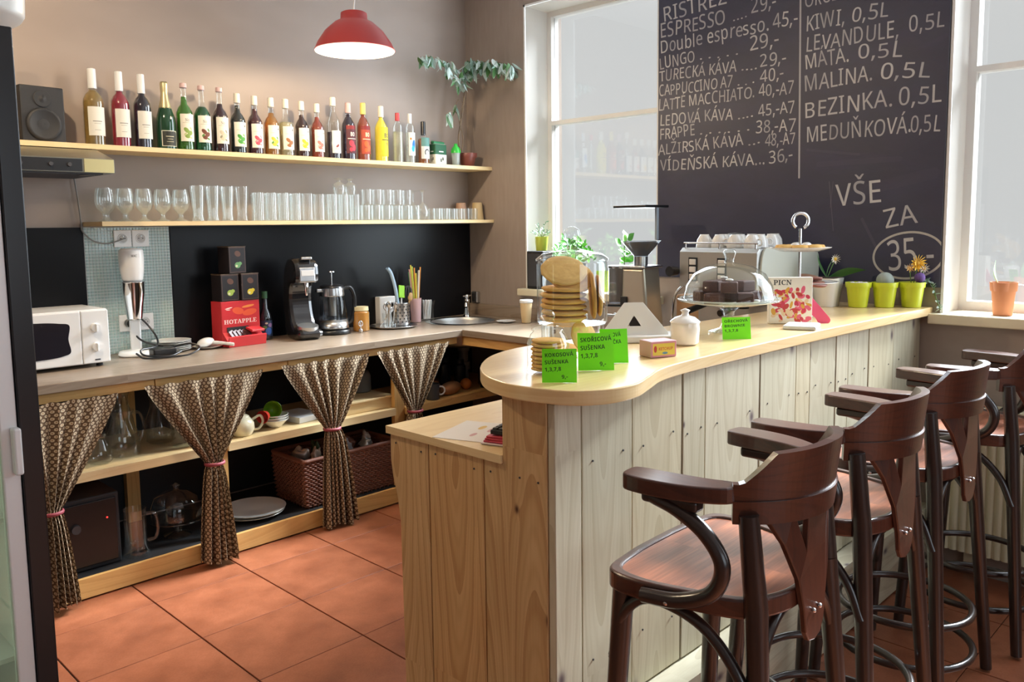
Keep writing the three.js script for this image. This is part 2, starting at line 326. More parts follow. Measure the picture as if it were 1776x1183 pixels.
// ---------- worktop and the open base under it ----------
{
  const s = new THREE.Shape([[-3.3, 0.001], [-0.001, 0.001], [-0.001, 2.72], [-0.635, 2.72], [-0.635, 0.62], [-3.3, 0.62]].map(p => V2(p[0], -p[1])));
  const hole = new THREE.Path(); hole.absellipse(-0.33, -0.29, 0.205, 0.205, 0, Math.PI * 2, true); s.holes.push(hole);
  const g = new THREE.ExtrudeGeometry(s, { depth: 0.032, bevelEnabled: true, bevelThickness: 0.003, bevelSize: 0.003, bevelOffset: -0.003, bevelSegments: 2, curveSegments: 32 }).translate(0, 0, 0.003);
  g.rotateX(-Math.PI / 2); g.translate(0, 0.872, 0);
  single('worktop', 'grey brown wood worktop running along wall and around the corner', 'worktop', grainUV(g, 'x'), M.worktop);
  single('backsplash_strip', 'low wood upstand along wall behind the sink', 'upstand', grainUV(seg(-0.016, -0.001, 0.9105, 0.985, 0.014, 0.72), 'z'), M.worktop);
  // sink
  const k = thing('sink', 'round steel sink let into worktop corner', 'sink', [-0.33, 0.911, 0.29]);
  part('rim', at(lathe([[0.2, -0.001], [0.205, 0.003], [0.225, 0.003], [0.236, 0.0005]], 40), 0, 0, 0), M.steel, k);
  part('bowl', lathe([[0.2, -0.001], [0.19, -0.02], [0.175, -0.13], [0.15, -0.15], [0.02, -0.155], [0.0005, -0.155]], 40), M.steelSatin, k);
  for (let i = 0; i < 4; i++) part('overflow_slot', at(box(0.008, 0.012, 0.004), 0.12 + i * 0.02 - 0.06, -0.03, -0.182), M.blackMat, k);
  const fa = thing('tap', 'small chrome tap with ball handle behind the sink', 'tap', [-0.15, 0.911, 0.13]);
  part('base', cyl(0.026, 0.022, 0.012), M.chrome, fa, [0, 0.006, 0]);
  part('body', lathe([[0.0005, 0.01], [0.02, 0.01], [0.017, 0.09], [0.02, 0.1], [0.02, 0.115], [0.0005, 0.118]], 20), M.chrome, fa);
  part('spout', tube([[0, 0.07, 0], [-0.05, 0.1, 0.05], [-0.09, 0.1, 0.09], [-0.1, 0.075, 0.1]], 0.011, 16, 10), M.chrome, fa);
  part('handle', merge([at(sph(0.017), 0, 0.132, 0), rod([-0.035, 0.136, 0.0], [0.035, 0.136, 0.0], 0.005)]), M.chrome, fa);
}
{
  const o = thing('counter_base', 'open wooden base of shelves, posts and rails under worktop', 'base unit', [0, 0, 0]);
  const b = (n, x0, x1, y0, y1, z0, z1, al, m = M.frameWood) => part(n, grainUV(seg(x0, x1, y0, y1, z0, z1), al, rr(0, 1), rr(0, 1)), m, o);
  b('rail', -3.28, -2.385, 0.832, 0.8715, 0.565, 0.6, 'x'); b('rail', -2.38, -1.75, 0.832, 0.8715, 0.565, 0.6, 'x'); b('rail', -1.745, -0.66, 0.832, 0.8715, 0.565, 0.6, 'x');
  b('rail', -0.62, -0.585, 0.82, 0.8715, 0.6, 2.7, 'z');
  b('plinth', -3.28, -2.2, 0.008, 0.09, 0.58, 0.6, 'x'); b('plinth', -2.198, -0.66, 0.008, 0.09, 0.58, 0.6, 'x');
  part('bottom_board', seg(-3.28, -0.62, 0.072, 0.09, 0.02, 0.579), M.blackMat, o);
  b('shelf_board', -3.28, -2.125, 0.487, 0.525, 0.03, 0.59, 'x', M.shelfWood); b('shelf_board', -2.06, -1.1, 0.487, 0.525, 0.03, 0.59, 'x', M.shelfWood); b('shelf_board', -1.03, -0.05, 0.48, 0.518, 0.03, 0.59, 'x', M.frameWood);
  for (const x of [-2.0925, -1.065]) b('post', x - 0.032, x + 0.032, 0.0905, 0.8315, 0.545, 0.575, 'y');
  for (const x of [-3.25, -2.3, -0.62]) b('post', x - 0.03, x + 0.03, 0.0905, 0.8315, 0.03, 0.07, 'y');
  single('back_board', 'dark board closing the back of shelves under the worktop', 'board', seg(-3.28, -0.002, 0.095, 0.83, 0.001, 0.012), M.blackMat);
}
// ---------- curtains ----------
const fabricTex = dataTex(256, 256, (u, v) => {
  const n = 4; let c = [82, 60, 38]; const row = Math.floor(v * n * 2), x = (u * n + (row % 2) * 0.5) % 1, y = (v * n * 2) % 1;
  const d = Math.hypot((x - 0.5) * 1.0, (y - 0.5) * 0.72), w = fbm(u * 30, v * 30, 3, 2) * 12;
  if (d < 0.3) c = [182, 166, 138]; if (d < 0.11) c = [128, 92, 54];
  const d2 = Math.abs(((x + y * 0.5) % 0.5) - 0.25); if (d >= 0.3 && d2 < 0.03) c = [118, 92, 62];
  const th = 6 * Math.sin(u * 256 * 1.57) * Math.sin(v * 256 * 1.57);
  return c.map(q => q + w + th);
});
M.fabric = std(0xffffff, 0.85, { map: rep(fabricTex, 9, 9), side: THREE.DoubleSide });
M.ribbon = std(lin(0.24, 0.035, 0.05), 0.6);
function curtain(label, x0, x1, tx, tieY, topY, botY, hemX0, hemX1, cloth, ph, z = 0.64) {
  const o = thing('curtain', label, 'curtain', [tx, topY, z], 0, 'curtains under the worktop');
  const H = topY - botY, tv = (topY - tieY) / H, nF = 6;
  const fn = (u, v) => {
    let xl, xr, amp;
    if (v < tv) { const t = v / tv, e = Math.pow(t, 1.12), s = 0.034; xl = x0 + (tx - s - x0) * e; xr = x1 + (tx + s - x1) * e; amp = 0.006 + 0.011 * t; }
    else { const t = Math.min(1, (v - tv) / (1 - tv)), e = Math.pow(t, 0.62), s = 0.034; xl = tx - s + (hemX0 - tx + s) * e; xr = tx + s + (hemX1 - tx - s) * e; amp = 0.022 + 0.012 * e; }
    const c = Math.min(1, Math.abs(v - tv) / 0.06), warp = u + 0.035 * Math.sin(u * 9 + ph);
    const fold = Math.sin(warp * nF * Math.PI * 2 + ph) + 0.45 * Math.sin(warp * 17 * 2 + ph * 2.1 + v * 1.2);
    const squash = 1 - 0.35 * (1 - c), sag = -0.018 * Math.sin(Math.min(1, v / tv) * Math.PI) * Math.sin(u * Math.PI);
    const x = xl + (xr - xl) * u + 0.004 * Math.sin(warp * nF * 4 * Math.PI + ph) * (v > 0.03 ? 1 : 0);
    const hem = v > 0.97 ? 0.008 * Math.sin(u * 11 + ph) : 0;
    return [x - tx, -v * H + hem + (v < 0.01 ? 0.004 * Math.sin(u * 40) : 0), 0.017 + amp * fold * squash * (v < 0.03 ? 0.5 : 1) - sag * 0.4];
  };
  part('cloth', sheet(110, 70, fn, (u, v) => [u * cloth, -v * H]), M.fabric, o);
  part('tie_band', at(tor(0.041, 0.0055, 8, 26), 0, -(topY - tieY), 0.017, Math.PI / 2, 0, 0, [1, 0.9, 1.4]), M.ribbon, o);
  return o;
}
curtain('dotted brown curtain beside the fridge, gathered to the far post', -3.06, -2.555, -2.83, 0.415, 0.842, 0.03, -2.9, -2.745, 0.75, 0.4);
curtain('dotted brown tied curtain over the stack of big plates, red tie', -2.45, -1.91, -2.163, 0.468, 0.852, 0.022, -2.245, -2.065, 0.85, 1.3);
curtain('dotted brown tied curtain hanging in front of the wicker basket', -1.815, -1.315, -1.55, 0.51, 0.856, 0.016, -1.62, -1.44, 0.8, 2.6);
curtain('dotted brown tied curtain nearest the corner sink', -1.265, -0.765, -1.022, 0.51, 0.858, 0.05, -1.1, -0.94, 0.8, 4.0);
// ---------- blackboard ----------
{
  const z0 = 1.527, z1 = 2.962, y0 = 1.215, y1 = 2.86, W = 2048, H = Math.round(2048 * (y1 - y0) / (z1 - z0));
  const tex = canvasTex(1792, 2048, (c, w, h) => {
    const X = z => (z - z0) / (z1 - z0) * w, Y = y => (y1 - y) / (y1 - y0) * h;
    const d = c.createImageData ? null : null;
    c.fillStyle = 'rgb(48,50,72)'; c.fillRect(0, 0, w, h);
    for (let i = 0; i < 900; i++) { c.fillStyle = `rgba(${110 + rr(0, 30)},${110 + rr(0, 30)},${125 + rr(0, 30)},${rr(0.004, 0.02)})`; c.beginPath(); c.ellipse(rr(0, w), rr(0, h), rr(20, 190), rr(8, 60), rr(-0.6, 0.6), 0, 7); c.fill(); }
    c.lineCap = 'round';
    for (const [a, b, e, g, l, al] of SMEARS) { c.strokeStyle = `rgba(170,165,160,${al})`; c.lineWidth = l; c.beginPath(); c.moveTo(X(a), Y(b)); c.lineTo(X(e), Y(g)); c.stroke(); }
    function write(t, za, ya, zb, yb, capH, bold) {            // one handwritten run between two baseline points
      const ax = X(za) + (za < 1.6 ? 16 : za > 2.8 ? -22 : 0), ay = Y(ya), bx = Math.min(X(zb), w - 26), by = Y(yb), len = Math.hypot(bx - ax, by - ay), size = capH / (y1 - y0) * h / 0.72;
      c.save(); c.translate(ax, ay); c.rotate(Math.atan2(by - ay, bx - ax)); c.font = `${size}px sans-serif`;
      const k = len / c.measureText(t).width; let x = 0;
      for (const ch of t) {
        const cw = c.measureText(ch).width; c.save(); c.translate(x * k + rr(-1, 1), rr(-3, 3)); c.rotate(rr(-0.07, 0.07)); c.scale(k * rr(0.96, 1.03), rr(0.93, 1.07));
        c.fillStyle = `rgba(215,215,212,${rr(0.62, 0.86)})`; c.fillText(ch, 0, 0); if (bold) { c.strokeStyle = 'rgba(210,210,205,0.7)'; c.lineWidth = bold; c.strokeText(ch, 0, 0); }
        c.restore(); x += cw;
      }
      c.restore();
    }
    for (const l of CHALK) write(...l);
    c.strokeStyle = 'rgba(200,200,200,0.8)'; c.lineWidth = 11; c.beginPath(); c.moveTo(X(CHALK_LINE[0]), Y(CHALK_LINE[1])); c.lineTo(X(CHALK_LINE[2]), Y(CHALK_LINE[3])); c.stroke();
    c.strokeStyle = 'rgba(205,202,190,0.8)'; c.lineWidth = 12; c.beginPath(); c.ellipse(X(RING[0]), Y(RING[1]), RING[2] / (z1 - z0) * w, RING[3] / (y1 - y0) * h, -0.12, -1.9, 4.5); c.stroke();
    for (let i = 0; i < 14000; i++) { c.fillStyle = `rgba(48,50,72,${rr(0.1, 0.5)})`; c.fillRect(rr(0, w), rr(0, h), rr(1, 2.6), rr(1, 2.6)); }   // chalk grain
  });
  const g = box(0.012, y1 - y0, z1 - z0);
  const side = std(lin(0.03, 0.03, 0.035), 0.7), face = std(0xffffff, 0.45, { map: tex });
  const o = thing('blackboard', 'large blackboard with chalk drinks menu between the windows', 'blackboard', [-0.0065, y0, (z0 + z1) / 2]);
  part('board', at(g, 0, (y1 - y0) / 2, 0), side, o);
  const f = new THREE.PlaneGeometry(z1 - z0, y1 - y0).rotateY(-Math.PI / 2).translate(-0.0065, (y1 - y0) / 2, 0);
  const m = part('chalk_surface', f, face, o); m.userData.label = 'white chalk lettering on dark slate face';
}
// ---------- radiator ----------
{
  const o = thing('radiator', 'cream ribbed panel radiator under the window by the stools', 'radiator', [-0.06, 0.12, 3.62]);
  const m = phy(lin(0.74, 0.7, 0.5), 0.35), n = 38, L = 1.24, H = 0.6;
  part('panel', sheet(n * 6, 1, (u, v) => { const q = (u * n) % 1; return [-0.04 - 0.009 * Math.max(0, Math.min(1, 2.6 * Math.sin(q * Math.PI) - 0.7)), v * H, (0.5 - u) * L]; }), new THREE.MeshPhysicalMaterial({ color: lin(0.74, 0.7, 0.5), roughness: 0.35, side: THREE.DoubleSide }), o);
  part('casing', merge([at(box(0.085, 0.02, L + 0.01, 0.004), 0, H + 0.008, 0), at(box(0.085, H, 0.008), 0, H / 2, L / 2 + 0.002), at(box(0.085, H, 0.008), 0, H / 2, -L / 2 - 0.002), at(box(0.06, H - 0.02, L - 0.02), 0.01, H / 2, 0)]), m, o);
  for (let i = 0; i < 20; i++) part('grille_slot', at(box(0.05, 0.002, 0.02), 0, H + 0.0185, -L / 2 + 0.06 + i * 0.059), M.blackMat, o);
  for (const bz of [-0.5, 0.5]) part('bracket', at(box(0.025, 0.17, 0.03), 0.045, -0.03, bz), m, o); part('pipe', rod([0.03, -0.118, 0.58], [0.03, 0.02, 0.58], 0.009), M.white, o);
}
// ---------- the bar ----------
{
  const o = thing('bar_counter', 'plank clad bar, pine boards tinted pale by painted daylight on front, lower serving side', 'bar counter', [0, 0, 0]);
  const XE = -2.409, ZF = 2.89;
  part('core', merge([seg(-2.388, -0.004, 0.005, 1.092, 2.735, 2.868), seg(-2.388, -0.66, 0.005, 0.92, 2.32, 2.734)]), std(lin(0.03, 0.022, 0.015), 0.9), o);
  const fx = [-2.409, -2.309, -2.106, -1.875, -1.757, -1.438, -1.192, -1.083, -0.873, -0.765, -0.573, -0.316, -0.003];
  for (let i = 0; i + 1 < fx.length; i++) {
    const g = box(fx[i + 1] - fx[i] - (i % 3 ? 0.004 : 0.006), 1.092 - 0.272, 0.022, 0.0025, 1);
    at(g, (fx[i] + fx[i + 1]) / 2, (1.092 + 0.272) / 2, ZF - 0.011 - (i * 7 % 5) * 0.0006);
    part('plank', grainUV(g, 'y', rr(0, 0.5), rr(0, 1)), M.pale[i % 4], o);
    for (const y of [0.93, 0.42]) for (const s of [-0.3, 0.3]) if (fx[i + 1] - fx[i] > 0.1) part('nail', at(cyl(0.0028, 0.0028, 0.002, 8), (fx[i] + fx[i + 1]) / 2 + s * (fx[i + 1] - fx[i]), y + rr(-0.012, 0.012), ZF + 0.0002, Math.PI / 2), M.darkGrey, o);
  }
  // end boards: profile in (z, y), extruded along x
  const endBoard = (pts, k) => { const g = extrude(pts, 0.022, 0.002); g.rotateY(-Math.PI / 2); g.translate(XE + 0.022, 0, 0); part('plank', grainUV(g, 'y', rr(0, 0.5), rr(0, 1)), M.pine[k], o); };
  endBoard([[2.318, 0.006], [2.4375, 0.006], [2.4375, 0.923], [2.275, 0.923], [2.274, 0.85], [2.282, 0.8], [2.3, 0.745], [2.311, 0.68], [2.312, 0.6]], 0);
  endBoard([[2.4425, 0.006], [2.652, 0.006], [2.652, 0.923], [2.4425, 0.923]], 2);
  endBoard([[2.657, 0.006], [2.866, 0.006], [2.866, 1.092], [2.722, 1.092], [2.722, 0.923], [2.657, 0.923]], 1);
  for (const [z, y] of [[2.3, 0.9], [2.41, 0.895], [2.47, 0.9], [2.62, 0.89], [2.68, 0.895], [2.84, 0.9], [2.78, 0.9]]) part('nail', at(cyl(0.0028, 0.0028, 0.002, 8), XE - 0.0006, y, z, 0, 0, Math.PI / 2), M.darkGrey, o);
  part('lower_top', grainUV(seg(-2.415, -0.66, 0.9235, 0.9445, 2.262, 2.721), 'x', 0.2, 0.1), M.shelfWood, o);
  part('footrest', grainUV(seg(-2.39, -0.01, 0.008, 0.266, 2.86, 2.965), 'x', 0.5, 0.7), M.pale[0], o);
}
{
  const out = smoothOutline([[-0.002, 2.47], [-0.7, 2.46], [-1.4, 2.42], [-1.85, 2.383], [-2.026, 2.385], [-2.15, 2.425], [-2.25, 2.49], [-2.335, 2.57], [-2.4, 2.665], [-2.432, 2.77], [-2.425, 2.86], [-2.395, 2.94], [-2.33, 2.985], [-2.235, 2.992], [-2.13, 2.958], [-2.03, 2.922], [-1.9, 2.905], [-1.4, 2.9], [-0.9, 2.906], [-0.4, 2.925], [-0.002, 2.935]], 160, false);
  const s = new THREE.Shape(out.map(p => V2(p[0], -p[1])));
  const g = new THREE.ExtrudeGeometry(s, { depth: 0.029, bevelEnabled: true, bevelThickness: 0.003, bevelSize: 0.003, bevelOffset: -0.003, bevelSegments: 2 }).translate(0, 0, 0.003);
  g.rotateX(-Math.PI / 2); g.translate(0, 1.095, 0);
  const bt = part('bar_top', grainUV(g, 'x', 0.1, 0.3), M.barTop, scene.getObjectByName('bar_counter')); bt.userData.label = 'varnished light wood top with a rounded bulging end';
}
// ---------- bar stools ----------
function barStool() {
  const o = thing('bar_stool', '', 'bar stool', [0, 0, 0], 0, 'bar stools along the bar');
  const out = smoothOutline([[0, 0.158], [0.1, 0.15], [0.18, 0.105], [0.218, 0.0], [0.243, -0.12], [0.226, -0.188], [0.13, -0.21], [0, -0.215], [-0.13, -0.21], [-0.226, -0.188], [-0.243, -0.12], [-0.218, 0.0], [-0.18, 0.105], [-0.1, 0.15]], 90);
  const shrink = k => out.map(p => [p[0] * k, p[1] * k - 0.0]);
  const flat = (pts, d, b, y) => { const g = extrude(pts.map(p => [p[0], -p[1]]), d, b); g.rotateX(-Math.PI / 2); g.translate(0, y, 0); return g; };
  const rim = new THREE.Shape(out.map(p => V2(p[0], -p[1]))); rim.holes.push(new THREE.Path(shrink(0.9).map(p => V2(p[0], -p[1])).reverse()));
  const rg = new THREE.ExtrudeGeometry(rim, { depth: 0.03, bevelEnabled: true, bevelThickness: 0.006, bevelSize: 0.006, bevelOffset: -0.006, bevelSegments: 3 }); rg.rotateX(-Math.PI / 2); rg.translate(0, 0.722, 0);
  part('seat_rim', grainUV(rg, 'z'), M.mahogany, o);
  part('seat', grainUV(flat(shrink(0.905), 0.03, 0.002, 0.723), 'x'), M.seatPanel, o);
  // curved band, crest and arms: plan curve of the back
  const arc = t => { const a = t * 1.02, R = 0.205; return [R * Math.sin(a), -0.036 + R * Math.cos(a)]; };          // t -1..1, rear most at t = 0
  const N = 40;
  const curved = (t0, t1, y0, y1, th, off) => {                                                                              // solid strip following the back curve
    const g = [[], []], P = [], uv = [], ix = [];
    for (let i = 0; i <= N; i++) {
      const t = t0 + (t1 - t0) * i / N, [x, z] = arc(t), nx = x / 0.205, nz = (z + 0.036) / 0.205, lo = y0(t), hi = y1(t), lean = (y) => (y - 0.9) * 0.12;
      for (const [r, y] of [[off, lo], [off + th, lo], [off + th, hi], [off, hi]]) { P.push(x + nx * (r + lean(y)), y, z + nz * (r + lean(y))); uv.push(y, t * 0.25); }
    }
    for (let i = 0; i < N; i++) for (let k = 0; k < 4; k++) { const a = i * 4 + k, b = i * 4 + (k + 1) % 4, c = a + 4, d = b + 4; ix.push(a, b, c, b, d, c); }
    ix.push(0, 2, 1, 0, 3, 2); const e = N * 4; ix.push(e, e + 1, e + 2, e, e + 2, e + 3);
    const q = new THREE.BufferGeometry(); q.setAttribute('position', new THREE.Float32BufferAttribute(P, 3)); q.setAttribute('uv', new THREE.Float32BufferAttribute(uv, 2)); q.setIndex(ix); const n = q.toNonIndexed(); n.computeVertexNormals(); return n;
  };
  const crestTop = t => { const a = Math.abs(t); return a < 0.66 ? 1.06 - 0.01 * a : 1.0534 - 0.062 * Math.pow(Math.min(1, (a - 0.66) / 0.26), 0.85); };
  part('crest', curved(-1, 1, () => 0.954, crestTop, 0.02, -0.004), M.mahogany, o);
  part('back_band', curved(-1, 1, () => 0.91, () => 0.957, 0.028, -0.008), M.mahogany, o);
  const armG = s => {
    const inner = [[0.196, -0.135], [0.186, -0.06], [0.174, 0.02], [0.163, 0.075]], outer = [[0.2, 0.085], [0.24, 0.03], [0.262, -0.06], [0.258, -0.128], [0.247, -0.138], [0.208, -0.142]];
    const pts = smoothOutline([...inner, ...outer], 50).map(p => [s * p[0], -p[1]]); if (s < 0) pts.reverse();
    const g = extrude(pts, 0.034, 0.004); g.rotateX(-Math.PI / 2); g.translate(0, 0.952, 0); return grainUV(g, 'z', 0.1, 0.2);
  };
  for (const s of [-1, 1]) {
    const a = part('armrest', armG(s), M.mahogany, o);
    part('arm_block', at(box(0.036, 0.026, 0.13, 0.008), s * 0.216, 0.939, -0.04), M.bentwood, a);
    part('arm_support', tube([[s * 0.222, 0.94, -0.08], [s * 0.225, 0.925, -0.02], [s * 0.228, 0.89, 0.045], [s * 0.226, 0.835, 0.08], [s * 0.228, 0.775, 0.06], [s * 0.238, 0.742, -0.01], [s * 0.246, 0.734, -0.09]], 0.0165, 40, 10), M.bentwood, o);
    part('leg', rod([s * 0.225, 0.006, -0.205], [s * 0.2, 0.72, -0.168], 0.018, 0.0245), M.bentwood, o);
    part('leg', merge([rod([s * 0.22, 0.006, 0.18], [s * 0.172, 0.745, 0.125], 0.018, 0.0235), rod([s * 0.172, 0.745, 0.125], [s * 0.176, 0.93, 0.108], 0.0235, 0.02)]), M.bentwood, o);
    part('side_brace', tube([[s * 0.214, 0.55, -0.185], [s * 0.214, 0.65, -0.165], [s * 0.21, 0.704, -0.115], [s * 0.203, 0.708, -0.05], [s * 0.198, 0.68, 0.03], [s * 0.198, 0.61, 0.1], [s * 0.2, 0.52, 0.14]], 0.0125, 36, 8), M.bentwood, o);
    for (const z of [-0.03, -0.085]) part('screw', at(sph(0.006, 10, 8), s * 0.252, 0.736, z), M.steel, o);
  }
  part('front_brace', tube([[-0.208, 0.55, -0.19], [-0.18, 0.65, -0.18], [-0.1, 0.715, -0.178], [0, 0.722, -0.178], [0.1, 0.715, -0.178], [0.18, 0.65, -0.18], [0.208, 0.55, -0.19]], 0.0125, 36, 8), M.bentwood, o);
  part('rear_brace', tube([[-0.185, 0.53, 0.142], [-0.155, 0.64, 0.132], [-0.09, 0.698, 0.128], [0, 0.709, 0.126], [0.09, 0.698, 0.128], [0.155, 0.64, 0.132], [0.185, 0.53, 0.142]], 0.0125, 36, 8), M.bentwood, o);
  // fan splat of three blades closing into one tongue
  const bladeOut = [[-0.142, 0.925], [-0.082, 0.925], [-0.047, 0.835], [-0.043, 0.925], [0.043, 0.925], [0.047, 0.835], [0.082, 0.925], [0.142, 0.925], [0.108, 0.86], [0.072, 0.78], [0.053, 0.71], [0.044, 0.66], [0.028, 0.637], [0, 0.63], [-0.028, 0.637], [-0.044, 0.66], [-0.053, 0.71], [-0.072, 0.78], [-0.108, 0.86]].reverse();
  const bg = extrude(bladeOut, 0.013, 0.0025); { const P = bg.attributes.position; for (let i = 0; i < P.count; i++) { const y = P.getY(i), x = P.getX(i), t = (y - 0.64) / 0.275; P.setZ(i, P.getZ(i) + 0.16 + 0.004 * t - (x * x) * 2.5 * t); } bg.computeVertexNormals(); }
  part('splat', grainUV(bg, 'y', 0.3, 0.4), M.mahogany, o);
  for (const x of [-0.015, 0.015]) part('screw', at(sph(0.005, 10, 8), x, 0.7, 0.176), M.steel, o);
  for (const y of [0.255, 0.125]) part('foot_ring', at(tor(0.2 + (0.255 - y) * 0.05, 0.0115, 10, 48), 0, y, -0.012, Math.PI / 2), M.bentwood, o);
  return o;
}
{
  const s1 = barStool(); s1.position.set(-2.19, 0.004, 3.24); s1.rotation.y = 0.03;
  s1.userData.label = 'dark wood bar stool nearest the viewer, brown striped seat in full view';
  copy(s1, [-1.615, 0.004, 3.225], 0.0, 'dark wood bar stool second from the viewer along the bar');
  copy(s1, [-1.035, 0.004, 3.215], -0.03, 'dark wood bar stool second from window wall, between two others');
  copy(s1, [-0.45, 0.004, 3.27], 0.02, 'dark wood bar stool beside the radiator, farthest along the bar');
}
// ---------- pendant lamps over the serving side, the second one added ----------
function pendant(label, x, y, z, power) {
  const o = thing('pendant_lamp', label, 'lamp', [x, y, z]);
  const red = phy(lin(0.36, 0.035, 0.035), 0.35, { side: THREE.FrontSide }), k = 0.188;
  const prof = [[0.052, 0.172], [0.062, 0.166], [0.064, 0.136], [0.093, 0.121], [0.139, 0.08], [0.176, 0.026], [k, -0.002], [k + 0.003, -0.008]];
  part('shade', lathe([[0.0005, 0.174], ...prof], 44), phy(lin(0.36, 0.035, 0.035), 0.35, { side: THREE.DoubleSide }), o);
  part('shade_lining', lathe(prof.map(p => [p[0] - 0.0025, p[1] - 0.0035]).concat([[k + 0.0005, -0.0085]]), 44), std(lin(0.85, 0.84, 0.8), 0.5, { side: THREE.DoubleSide, emissive: lin(1, 0.95, 0.84), emissiveIntensity: 0.35 }), o);
  part('holder', cyl(0.022, 0.022, 0.06), M.plastic, o, [0, 0.1, 0]);
  part('bulb', lathe([[0.0005, -0.03], [0.02, -0.024], [0.031, 0.0], [0.027, 0.025], [0.014, 0.05], [0.013, 0.075]], 24), std(lin(0.9, 0.9, 0.86), 0.4, { emissive: lin(1, 0.93, 0.8), emissiveIntensity: 2.5 }), o);
  part('cord', tube([[0, 0.173, 0], [0.006, 0.3, 0.004], [-0.004, 0.6, 0], [0, 3.1 - y, 0]], 0.0032, 24, 6), M.plastic, o);
  part('ceiling_rose', cyl(0.045, 0.05, 0.025), M.plastic, o, [0, 3.1 - y - 0.013, 0]);
  const l = new THREE.PointLight(lin(1, 0.78, 0.52), power, 0, 2); l.position.set(0, -0.005, 0); l.castShadow = true; l.shadow.radius = 1.5; o.add(l);
  return o;
}
pendant('red dome pendant lamp glowing over the bottle wall worktop', -1.395, 2.355, 0.73, 2.0);
pendant('added unseen red dome pendant lamp for warm fill above aisle by fridge', -3.1, 2.75, 1.15, 5.5);  // out of view, added to warm the bar end and floor
// ---------- glass door fridge at the edge ----------
{
  const X1 = -3.213, Z = 2.0, W = 0.62, Ht = 1.955;
  const o = thing('drinks_fridge', 'tall black drinks fridge with white framed glass door', 'fridge', [X1 - W / 2, 0, Z - 0.3]);
  const c = (n, x0, x1, y0, y1, z0, z1, m, p = o) => part(n, seg(x0 - (X1 - W / 2), x1 - (X1 - W / 2), y0, y1, z0 - (Z - 0.3), z1 - (Z - 0.3)), m, p);
  const L = X1 - W;
  part('cabinet', merge([[L, L + 0.045, 0.01, Ht], [X1 - 0.045, X1, 0.01, Ht], [L + 0.045, X1 - 0.045, 0.01, 0.12], [L + 0.045, X1 - 0.045, 1.645, Ht]].map(([a, b, e, f]) => at(box(b - a, f - e, 0.6, 0.004), (a + b) / 2 - (X1 - W / 2), (e + f) / 2, 0))), M.black, o);
  c('back_wall', L + 0.045, X1 - 0.045, 0.12, 1.645, Z - 0.6, Z - 0.58, M.white);
  for (const s of [-1, 1]) part('liner', seg(s > 0 ? W / 2 - 0.052 : -W / 2 + 0.046, s > 0 ? W / 2 - 0.046 : -W / 2 + 0.052, 0.12, 1.645, -0.28, 0.262), M.white, o);
  for (const y of [0.45, 0.8, 1.15, 1.45]) c('wire_shelf', L + 0.05, X1 - 0.05, y, y + 0.012, Z - 0.56, Z - 0.12, M.plastic);
  const dr = part('door_frame', merge([[L + 0.047, L + 0.085, 0.125, 1.64], [X1 - 0.083, X1 - 0.047, 0.125, 1.64], [L + 0.085, X1 - 0.083, 0.125, 0.165], [L + 0.085, X1 - 0.083, 1.6, 1.64]].map(([a, b, e, f]) => at(box(b - a, f - e, 0.03, 0.004), (a + b) / 2 - (X1 - W / 2), (e + f) / 2, 0.28))), M.plastic, o);
  part('door_glass', seg(L + 0.085 - (X1 - W / 2), X1 - 0.083 - (X1 - W / 2), 0.165, 1.6, 0.277, 0.282), phy(lin(0.85, 0.93, 0.84), 0.02, { transmission: 1, thickness: 0 }), dr);
  part('door_handle', at(box(0.018, 0.11, 0.03, 0.006), X1 - 0.055 - (X1 - W / 2), 1.0, 0.308), M.plastic, dr);
  part('light_strip', seg(L + 0.05 - (X1 - W / 2), L + 0.06 - (X1 - W / 2), 0.2, 1.6, 0.2, 0.23), std(lin(0.9, 0.9, 0.85), 0.4, { emissive: lin(0.95, 1, 0.86), emissiveIntensity: 1.2 }), o);
  const fl = new THREE.RectAreaLight(lin(0.95, 1, 0.86), 12.0, 0.03, 1.4); fl.position.set(L + 0.062 - (X1 - W / 2), 0.9, 0.215); o.add(fl); fl.lookAt(X1, 0.9, Z - 0.35);
  const tub = thing('storage_tub', 'white plastic tub standing on top of the fridge', 'tub', [X1 - 0.075, Ht, Z - 0.17]);
  part('tub_wall', lathe([[0.0005, 0], [0.066, 0], [0.075, 0.004], [0.11, 0.024], [0.138, 0.042], [0.146, 0.055], [0.15, 0.14], [0.156, 0.142], [0.15, 0.146], [0.144, 0.14], [0.14, 0.058], [0.07, 0.012], [0.0005, 0.012]], 40), phy(lin(0.75, 0.74, 0.68), 0.35), tub);
  single('brown_parcel', 'brown wrapped parcel on top of the fridge before the tub', 'parcel', box(0.16, 0.13, 0.06, 0.015), std(lin(0.13, 0.07, 0.035), 0.7), [X1 - 0.27, Ht + 0.065, Z - 0.08]);
}
// ---------- upper shelf: speaker, bottles, plant ----------
{
  const o = thing('loudspeaker', 'black two way loudspeaker on upper shelf beside the wines', 'loudspeaker', [-2.625, 1.88, 0.105], 0.06);
  part('cabinet', box(0.175, 0.235, 0.16, 0.006), M.blackMat, o, [0, 0.1175, 0]);
  part('woofer', at(lathe([[0.0005, 0.004], [0.02, 0.006], [0.024, 0.001], [0.056, 0.012], [0.064, 0.014], [0.07, 0.006]], 32), 0, 0.075, 0.08, Math.PI / 2), M.blackMat, o);
  part('tweeter', at(lathe([[0.0005, 0.008], [0.012, 0.005], [0.02, 0.001], [0.033, 0.006], [0.036, 0.001]], 24), 0, 0.182, 0.08, Math.PI / 2), M.blackMat, o);
}
function labelTex(bg, fn) { return canvasTex(128, 160, (c, w, h) => { c.fillStyle = bg; c.fillRect(0, 0, w, h); fn(c, w, h); }); }
